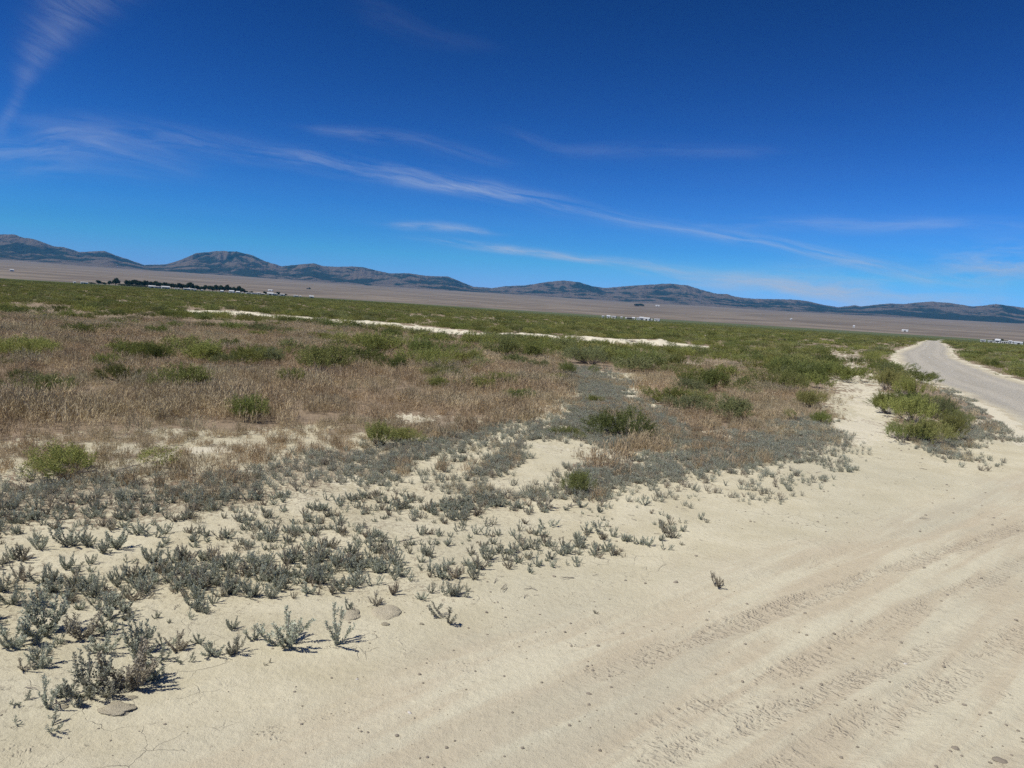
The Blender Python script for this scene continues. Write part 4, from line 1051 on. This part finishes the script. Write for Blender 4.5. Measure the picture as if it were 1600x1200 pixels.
rock_obj('flat_rock', 207, 1090, 14, 9, M_CRUST, 'pale brown rock chip right of the thin one at the clump foot', 'rock', .2, .3, .1, 3, RG)
rock_obj('small_stone', 1056, 911, 8, 10, M_STONE, 'round dark stone left of the lone dark saltbush tuft', 'stone', .75)
rock_obj('small_stone', 920, 1083, 8, 11, M_STONE, 'half-buried dark stone in the middle of the bare foreground', 'stone', .5)
rock_obj('small_stone', 1493, 1169, 10, 12, M_STONE, 'dark grey stone left of the ring-shaped stone at the lower right', 'stone', .6)
rock_obj('small_stone', 1563, 1184, 17, 13, M_STONE, 'largest flat stone in the lower right corner of the road', 'stone', .3)
PEB = [(400 + a / 4, 900 + b / 4, c) for a, b, c in ((248, 687, 5), (793, 740, 5), (556, 795, 4), (634, 640, 4), (1163, 420, 3), (1510, 160, 5), (1234, 465, 5), (1140, 548, 3), (1453, 515, 3), (1552, 626, 6), (1112, 832, 3), (1147, 834, 4), (991, 889, 5), (892, 887, 3), (700, 980, 6), (1243, 1033, 7), (308, 1107, 5), (174, 1178, 4), (1103, 1181, 4), (851, 1078, 3), (1401, 967, 3), (104, 454, 6), (1290, 108, 4), (143, 766, 3), (470, 860, 4))]
PEB += [(800 + a / 4, 900 + b / 4, c) for a, b, c in ((140, 176, 4), (449, 218, 3), (428, 268, 3), (391, 425, 4), (230, 322, 3), (272, 325, 3), (682, 353, 4), (318, 650, 4), (455, 877, 4), (641, 942, 4), (421, 905, 5), (490, 945, 4), (497, 1065, 4), (790, 1147, 6), (1120, 957, 4), (475, 532, 4), (460, 345, 5), (355, 885, 3), (1582, 947, 4))]
PEB += [(1200 + a / 4, 900 + b / 4, c) for a, b, c in ((1140, 1095, 6), (1390, 1150, 7), (1210, 1115, 5), (1525, 1100, 6), (1590, 998, 6), (1330, 937, 4), (1490, 920, 7), (560, 1055, 7), (185, 770, 7), (130, 775, 5), (1050, 1185, 7), (590, 650, 4), (1400, 1048, 5), (1565, 948, 6), (1340, 990, 4), (1175, 893, 4), (450, 890, 4), (820, 882, 3), (1015, 858, 3), (290, 1165, 4), (335, 945, 3), (865, 680, 5), (1005, 672, 3), (1055, 720, 4), (1470, 1042, 4), (545, 775, 6), (570, 800, 5), (640, 765, 4), (415, 797, 4), (385, 865, 5))]
PEB += [(a / 4, 900 + b / 4, c) for a, b, c in ((1030, 922, 6), (615, 950, 5), (690, 1023, 5), (428, 1010, 5), (703, 1125, 4), (1427, 718, 4), (1050, 772, 3), (1170, 943, 4), (515, 830, 4), (1170, 990, 3), (870, 965, 4), (8, 880, 5), (1012, 890, 3))]
pr = random.Random(5)
pm = [mesh_from('pebble_mesh', *rock(40 + k, 2, .6, .45), [M_STONE], smooth=False) for k in range(5)]
for x, y, wpx in PEB:
    X, Y = un(x, y); D = math.hypot(X, Y, EYE); s = wpx * D / F_PX / 2 * .68
    o = bpy.data.objects.new('pebble', pr.choice(pm)); COL.objects.link(o)
    o.location = (X, Y, hz(X, Y) + s * .2); o.scale = (s, s * pr.uniform(.6, 1), s * pr.uniform(.7, 1)); o.rotation_euler = (pr.uniform(-.3, .3), pr.uniform(-.3, .3), pr.uniform(0, 6.3))
    side = 'the bare soil left of the tyre tracks' if x < 1000 else 'the tyre-marked road at the lower right'
    tag(o, 'small dark pebble lying on ' + side, 'pebble', 'loose dark pebbles in the foreground')
for x, y, wpx, lab in ((558, 1062, 5, 'white pebble left of centre on the bare foreground'), (640, 1114, 7, 'white pebble in the lower middle of the foreground'), (1415, 1034, 6, 'white stone chip in the tyre marks above the lower right corner')):
    rock_obj('white_pebble', x, y, wpx, int(x), M_PALE_STONE, lab, 'pebble', .6, .4, 0, 2)
# uncountable grit
rs = np.random.default_rng(41)
n = 9000; rr = 2.0 + rs.random(n) ** 1.3 * 16; a = np.radians(rs.uniform(-42, 42, n)); q = np.stack([rr * np.sin(a), rr * np.cos(a)], 1)
_, S, D = polydist(ROAD, q[:, 0], q[:, 1]); cl = fbm(q[:, 0] / .8, q[:, 1] / .8, 171, 3)
keep = (rs.random(n) < np.where(np.abs(D) < 2.6, .55, .3)) & (cl + rs.normal(size=n) * .2 > .05); q = q[keep]; n = len(q)
s = .0025 + .0075 * rs.random(n) ** 3 * np.sqrt(np.hypot(q[:, 0], q[:, 1]) / 3)
PB = [(*rock(60 + k, 1, .6, .4), ) for k in range(3)]
PB = [(v, np.hstack([f, f[:, 2:3]]) if False else f, np.zeros(len(f), int), np.full(len(v), .5)) for v, f in PB]
o = stuff_object('grit', PB, np.stack([q[:, 0], q[:, 1], height(q[:, 0], q[:, 1]) + s * .2], 1), rs.integers(0, 3, n), rs.uniform(0, 6.28, n), s, [M_STONE])
tag(o, 'fine dark grit strewn over the bare sand and road', 'grit', kind='stuff')
# broken dry twigs and leaf crumbs
def twig(seed):
    r_ = np.random.default_rng(seed); g = Geo(); p = curve_path(0, 1.45, 1.5, 1, (-.5, 0, .02), 6, r_, .35); g.add(*tube(p, .03, .012, 4), 0)
    for k in range(3): g.add(*tube(curve_path(r_.normal(), 1.2, 1.5, .3, p[2 + k], 3, r_, .3), .015, .006, 3), 0)
    return g.arrays()
TW = [twig(k) for k in range(4)]
n = 6500; q = np.stack([rs.uniform(-7, 9, n), 2.5 + 13 * rs.random(n) ** 1.5], 1); _, S, D = polydist(ROAD, q[:, 0], q[:, 1])
q = q[(D < -1.9) & (fbm(q[:, 0] / .7, q[:, 1] / .7, 181, 3) > .02)]; n = len(q)
o = stuff_object('twig_litter', TW, np.stack([q[:, 0], q[:, 1], height(q[:, 0], q[:, 1]) + .002], 1), rs.integers(0, 4, n), rs.uniform(0, 6.28, n), rs.uniform(.02, .11, n) * rs.random(n), [M_WOOD])
tag(o, 'broken grey twigs and dead leaf crumbs on the sand between the plants', 'litter', kind='stuff')
for i, (x, y, L, lab) in enumerate(((112, 752, .34, 'bleached dead branch under the large yellow-green shrub at the lower left'), (640, 852, .16, 'dead brown sprig lying on the sand ridge below the grey strip'), (1442, 810, .10, 'short dark twig on the bare sand right of centre'), (893, 797, .18, 'thin dead stem on the brown litter below the olive shrub'))):
    g = twig(20 + i); me = mesh_from('dry_branch_mesh', g[0], g[1], [M_WOOD]); X, Y = un(x, y)
    o = add_obj('dry_branch', me, loc=(X, Y, hz(X, Y) + .006)); o.scale = (L, L, L); o.rotation_euler = (0, 0, .4 * i - .3); tag(o, lab, 'branch')

# ------------------------------------------------------------------ the far settlement
def at_far(x, y, r=None):
    """point on the terrain seen at photograph pixel x (and y when r is not given)"""
    a, e = az_el(x, y)
    if r is None:
        rr = np.linspace(2700, 9500, 400); zz_ = height(rr * math.sin(a), rr * math.cos(a)); el = (zz_ - EYE) / rr
        r = float(np.interp(math.tan(e), el, rr))
    X, Y = r * math.sin(a), r * math.cos(a)
    return X, Y, hz(X, Y), r
M_WHITE = plain_mat('white_siding', (0.62, 0.62, 0.60), .7, .05, .6)
M_CREAM = plain_mat('cream_siding', (0.58, 0.55, 0.48), .7, .05, .6)
M_METAL = plain_mat('pale_metal_roof', (0.52, 0.53, 0.54), .6, .06, .4)
M_GREYR = plain_mat('grey_shingle_roof', (0.26, 0.25, 0.25), .9, .1, .8)
M_DARK = plain_mat('dark_siding', (0.06, 0.055, 0.05), .9, .1, .8)
M_WIN = plain_mat('window_glass', (0.03, 0.035, 0.045), .2, .05, 1, 0, .5)
M_TRUNK = plain_mat('tree_bark', (0.10, 0.08, 0.06), .95, .2, 2)
def box_arrays(x0, x1, y0, y1, z0, z1):
    V = np.array([[x, y, z] for z in (z0, z1) for y in (y0, y1) for x in (x0, x1)], float)
    Fq = np.array([[0, 2, 3, 1], [4, 5, 7, 6], [0, 1, 5, 4], [2, 6, 7, 3], [0, 4, 6, 2], [1, 3, 7, 5]])
    return V, Fq
def house(x, y, r, W, H, kind, lab, group, mat=None, roofmat=None):
    X, Y, Zz, r = at_far(x, y, r)
    e = bpy.data.objects.new({'trailer': 'mobile_home', 'shed': 'shed', 'house': 'house', 'barn': 'barn'}[kind], None); COL.objects.link(e)
    e.location = (X, Y, Zz - .1); e.rotation_euler = (0, 0, -math.atan2(X, Y) + random.Random(int(x * 7)).uniform(-.35, .35))
    tag(e, lab, {'trailer': 'mobile home', 'shed': 'shed', 'house': 'house', 'barn': 'barn'}[kind], group)
    dp = min(W * .8, 8.0) if kind != 'trailer' else 4.2
    mat = mat or M_WHITE; roofmat = roofmat or M_METAL
    eave = H * (.66 if kind in ('house', 'barn') else .82)
    hw, hd = W / 2, dp / 2
    # walls with gables (ridge runs along x)
    V = np.array([[-hw, -hd, 0], [hw, -hd, 0], [hw, hd, 0], [-hw, hd, 0], [-hw, -hd, eave], [hw, -hd, eave], [hw, hd, eave], [-hw, hd, eave], [-hw, 0, H - .12], [hw, 0, H - .12]])
    Fq = np.array([[0, 1, 5, 4], [2, 3, 7, 6], [1, 2, 6, 5], [3, 0, 4, 7], [4, 8, 7, 7], [5, 6, 9, 9]])
    Q = Fq[:4]; T_ = np.array([[4, 8, 7], [5, 6, 9]])
    add_obj('wall', mesh_from('wall_mesh', V, [Q, T_[:, ::-1]], [mat]), e)
    ov = .35; g = Geo()
    for s in (-1, 1):
        a0 = np.array([-hw - ov, s * (hd + ov), eave - ov * (H - eave) / hd]); b0 = np.array([hw + ov, s * (hd + ov), eave - ov * (H - eave) / hd])
        c0 = np.array([hw + ov, 0, H]); d0 = np.array([-hw - ov, 0, H]); up = np.array([0, 0, .14])
        VV = np.array([a0, b0, c0, d0, a0 + up, b0 + up, c0 + up, d0 + up])
        g.add(VV, np.array([[0, 3, 2, 1], [4, 5, 6, 7], [0, 1, 5, 4], [2, 3, 7, 6], [1, 2, 6, 5], [3, 0, 4, 7]]))
    g_ = g.arrays(); add_obj('roof', mesh_from('roof_mesh', g_[0], g_[1], [roofmat]), e)
    y_ = -hd - .03
    if kind in ('barn', 'shed'):
        add_obj('door', mesh_from('door_mesh', *box_arrays(-W * .14, W * .14, y_ - .03, y_ + .04, .05, eave * .85), [M_DARK]), e)
    else:
        add_obj('door', mesh_from('door_mesh', *box_arrays(-.5, .5, y_ - .03, y_ + .04, .1, min(2.1, eave - .2)), [M_DARK]), e)
        nw = max(2, int(W / 3.5))
        for k in range(nw):
            cx = -hw + (k + .5) * W / nw
            if abs(cx) < 1.1: continue
            add_obj('window', mesh_from('window_mesh', *box_arrays(cx - .55, cx + .55, y_ - .03, y_ + .04, eave * .38, eave * .78), [M_WIN]), e)
    return e
def crown_tree(x, r, H, W, lab, group, k, mat=None, name='tree', y=440):
    X, Y, Zz, r = at_far(x, y, r)
    e = bpy.data.objects.new(name, None); COL.objects.link(e); e.location = (X, Y, Zz - .1); e.rotation_euler = (0, 0, k * 1.3); e.scale = (W / 2, W / 2, H)
    tag(e, lab, 'tree', group)
    add_obj('crown', TCROWN[k % 5] if mat is None else SCROWN[k % 5], e); add_obj('trunk', TTRUNK[k % 5], e)
    return e
def crown(seed):
    r_ = np.random.default_rng(seed); B = []; T = []
    lob = [(r_.normal() * .35, r_.normal() * .35, r_.uniform(.4, .78), r_.uniform(.28, .5)) for _ in range(9)]
    for lx, ly, lz, lr in lob:
        n = 150; d = r_.normal(size=(n, 3)); d /= np.linalg.norm(d, axis=1)[:, None]; d *= (r_.uniform(.55, 1.08, n) * lr)[:, None]
        B.append(np.stack([lx + d[:, 0], ly + d[:, 1], np.clip(lz + d[:, 2] * .5, .08, 1.02)], 1)); T.append(np.clip(r_.random(n) * .5 + r_.random() * .5, 0, 1))
    B = np.vstack(B); T = np.concatenate(T); n = len(B); d = r_.normal(size=(n, 3)); d[:, 2] *= .5; d /= np.linalg.norm(d, axis=1)[:, None]
    V, Fq = leaf_quads(B, d, r_.uniform(.12, .22, n), r_.uniform(.10, .16, n), r_); return V, Fq, np.repeat(T, 4)
CR = [crown(500 + k) for k in range(5)]
TCROWN = [mesh_from('crown_mesh', c[0], c[1], [M_TREE], None, c[2]) for c in CR]
SCROWN = [mesh_from('crown_mesh', c[0], c[1], [M_SAGE], None, c[2]) for c in CR]
TTRUNK = []
for k in range(5):
    r_ = np.random.default_rng(600 + k); g = Geo(); g.add(*tube([(0, 0, 0), (.02, .01, .25), (.0, .03, .5), (.03, 0, .75)], .07, .02, 6))
    for j in range(4): g.add(*tube(curve_path(j * 1.6 + r_.random(), .7, .3, .4, (.01, .01, .25 + .08 * j), 4, r_, .1), .03, .008, 4))
    a_ = g.arrays(); TTRUNK.append(mesh_from('trunk_mesh', a_[0], a_[1], [M_TRUNK]))
TG = 'dark trees in the long row behind the white houses'
rt = random.Random(9); x = 199.0; k = 0
while x < 383:
    r0 = 1330 + rt.uniform(-25, 25)
    crown_tree(x, r0, rt.uniform(9.0, 12.5) * (1.0 if x < 300 or x > 320 else .85), rt.uniform(8.5, 12), 'dark green tree in the unbroken row behind the far white houses', TG, k); k += 1
    x += rt.uniform(4.6, 6.8)
for x, H, W, lab in ((154, 6.5, 9, 'low dark tree at the left end of the far settlement'), (163, 4.5, 7, 'small bushy tree between the low dark tree and the tall round one'), (171, 7.5, 7, 'medium dark tree touching the tall round tree on its left'), (180.5, 12.5, 11, 'tallest round dark tree, alone left of the long tree row'), (386, 5, 7, 'small tree just past the right end of the long tree row'), (393, 5, 6, 'last small tree right of the long tree row'),
                     (414, 5.5, 6, 'left tree of the pair behind the white trailers'), (419, 5, 6, 'right tree of the pair behind the white trailers'), (435, 6.5, 7, 'round dark tree between two white sheds right of the trailers'), (446, 4, 5, 'small dark tree at the right end of the settlement')):
    crown_tree(x, 1310, H, W, lab, 'separate trees around the far settlement', int(x))
for x, H, W, lab in ((143, 3.0, 9, 'leftmost grey-green bush of the far hedge'), (190, 3.4, 11, 'grey-green bush right of the tallest round tree'), (199, 3.0, 12, 'grey-green bush at the start of the long tree row'), (209, 3.0, 12, 'grey-green bush in front of the left part of the tree row'), (219, 3.2, 12, 'grey-green bush left of the first white house'), (228, 2.6, 9, 'lowest grey-green bush touching the first white house')):
    crown_tree(x, 1200, H, W, lab, 'grey-green bushes before the tree row', int(x), M_SAGE, 'bush')
for x, y, H, W, lab in ((480, 452, 7, 8, 'left of two tiny dark trees alone on the tan fan'), (483.5, 452.5, 12, 11, 'right and taller of two tiny dark trees alone on the tan fan')):
    crown_tree(x, None, H, W, lab, 'pair of trees on the tan fan', int(x), None, 'tree', y)
for j, x in enumerate((994, 997, 1000, 1003)):
    crown_tree(x, None, 20, 34, 'dark tree in the small grove at the foot of the mountains', 'grove at the mountain foot', j, None, 'tree', 479)
HG = 'white buildings of the far left settlement'
for x, W, H, kind, lab in (
    (116.5, 2.6, 2.2, 'shed', 'leftmost tiny pale shed of the far settlement'), (131.5, 8, 2.6, 'trailer', 'isolated white mobile home left of the first trees'),
    (237.5, 9, 3.6, 'barn', 'white barn at the left end of the house row, touching the bushes'), (245, 6, 3.0, 'house', 'grey-roofed house right of the leftmost white barn'),
    (250.5, 2.4, 2.8, 'shed', 'small white shed between the grey-roofed house and the long white house'), (258.5, 10.5, 3.9, 'house', 'long white house below the middle of the tree row'),
    (274.5, 2, 2.2, 'shed', 'tiny shed left of another tiny shed in the house row'), (279, 2, 2.2, 'shed', 'tiny shed right of another tiny shed in the house row'), (290.5, 6.5, 2.8, 'trailer', 'short white mobile home at the middle of the house row'),
    (295.5, 3, 3.2, 'house', 'narrow white house beside the short mobile home'), (300.5, 3, 2.6, 'shed', 'white shed right of the narrow white house'), (305, 3, 2.4, 'shed', 'low white shed, second right of the narrow white house'), (316, 2.5, 2.2, 'shed', 'lone low shed in a gap of the house row'),
    (347, 3.6, 3.0, 'house', 'small white house left of the pale green roof'), (362.5, 6.5, 3.8, 'house', 'bright white house near the right end of the tree row'), (372.5, 4.5, 3.0, 'house', 'pale house just right of the bright white one'), (379, 2, 2, 'shed', 'tiny white shed at the right end of the tree row'),
    (389, 8, 1.9, 'trailer', 'long low trailer first past the tree row'), (398, 9, 2.0, 'trailer', 'long low trailer second past the tree row'), (405, 4, 2.6, 'shed', 'white shed at the end of the long low trailers'), (411, 5, 2.0, 'trailer', 'short trailer left of the white barn by the tree pair'),
    (423, 8.5, 3.9, 'barn', 'white barn in front of the tree pair'), (431, 4.5, 3.0, 'shed', 'white shed left of the round dark tree'), (441.5, 6.5, 2.9, 'shed', 'white shed right of the round dark tree'),
    (463, 6, 2.4, 'trailer', 'white trailer standing alone right of the last tree'), (470, 2, 2.0, 'shed', 'tiny shed beside the lone white trailer'), (487.5, 6, 3.1, 'house', 'rightmost white house of the far left settlement')):
    house(x, 445, 1150 if 'row' not in lab else 1200, W, H, kind, lab, HG, M_WHITE if int(x) % 3 else M_CREAM, M_GREYR if 'grey-roofed' in lab else M_METAL)
HG2 = 'white trailers and sheds of the middle settlement'
for x, W, H, kind, lab, mt in (
    (942, 2.4, 2.6, 'shed', 'leftmost tiny white shed of the middle settlement', M_WHITE), (950.5, 4, 3.6, 'house', 'white house second from the left in the middle settlement', M_WHITE), (959, 6, 3.0, 'trailer', 'cream mobile home left of the wide gap', M_CREAM),
    (971, 2, 2.8, 'shed', 'tiny grey shed alone in the wide gap', M_CREAM), (978.5, 2, 2.4, 'shed', 'tiny white shed touching the dark shed', M_WHITE), (983.5, 6, 2.6, 'shed', 'long dark shed in the middle of the settlement', M_DARK),
    (990, 3.4, 3.2, 'house', 'narrow white house right of the long dark shed', M_CREAM), (997, 3.4, 2.8, 'trailer', 'small white camper left of the tallest house', M_WHITE), (1002.5, 5.4, 4.2, 'house', 'tallest white house of the middle settlement', M_WHITE),
    (1011, 7.4, 3.8, 'barn', 'open white barn right of the tallest house', M_WHITE), (1018.5, 2, 2.4, 'shed', 'tiny white shed second from the right in the middle settlement', M_WHITE), (1027, 6.6, 3.0, 'trailer', 'rightmost white mobile home of the middle settlement', M_WHITE)):
    house(x, 497, 1000, W, H, kind, lab, HG2, mt, M_METAL if mt is not M_DARK else M_GREYR)
HG3 = 'buildings of the right settlement past the road'
for x, W, H, kind, lab, mt in (
    (1536, 4.6, 2.4, 'trailer', 'lone white trailer left of the right settlement', M_WHITE), (1559.5, 4.4, 4.2, 'house', 'white gabled house beside a dark tree past the road', M_WHITE), (1570, 7, 2.2, 'trailer', 'low grey trailer behind the white gabled house', M_CREAM),
    (1578.5, 2.6, 3.4, 'shed', 'upright white shed in the right settlement', M_WHITE), (1584, 3, 2.8, 'shed', 'white shed right of the upright one', M_WHITE), (1591, 7.5, 2.8, 'barn', 'long white barn at the right edge of the picture', M_WHITE), (1549, 6, 1.9, 'shed', 'long low cream shed left of the white gabled house', M_CREAM)):
    house(x, 532, 950, W, H, kind, lab, HG3, mt)
for x, H, W, lab in ((1562.5, 4.6, 6, 'dark tree behind the white gabled house past the road'), (1554, 3.4, 6, 'low dark tree left of the white gabled house'), (1573, 3, 6, 'low dark tree right of the white gabled house'), (1596, 3.4, 7, 'low dark tree behind the long white barn')):
    crown_tree(x, 985, H, W, lab, 'trees of the right settlement', int(x), None, 'tree', 532)
for x, y, W, H, lab in ((422.5, 455, 17, 6.5, 'large white barn on the fan above the left settlement'), (1414, 518, 20, 7, 'white farmhouse alone on the fan above the gravel road'), (1334, 512, 6, 9, 'tall narrow white shed on the fan left of the farmhouse'), (1236, 500, 7, 8, 'small pale shed on the fan above the middle of the scrub'), (1027.5, 478.5, 30, 9, 'white barn high on the fan at the mountain foot'), (18.5, 424, 14, 9, 'pale house on the fan at the far left')):
    house(x, y, None, W, H, 'barn', lab, 'lone buildings on the tan fan')

# ------------------------------------------------------------------ air
def build_haze():
    V, Fq = box_arrays(-17000, 17000, -13000, 17000, -8.0, 1500.0)
    m, t, out = new_mat('thin_air')
    v = t.new('ShaderNodeVolumePrincipled'); v.inputs['Color'].default_value = (0.07, 0.48, 1.0, 1); v.inputs['Density'].default_value = HAZE_DENSITY; v.inputs['Anisotropy'].default_value = 0.0
    t.l.new(v.outputs[0], out.inputs['Volume'])
    o = add_obj('haze', mesh_from('haze', V, Fq, [m])); tag(o, 'thin blue haze in the air over the whole basin', 'haze', kind='stuff')
if HAZE_DENSITY > 0: build_haze()
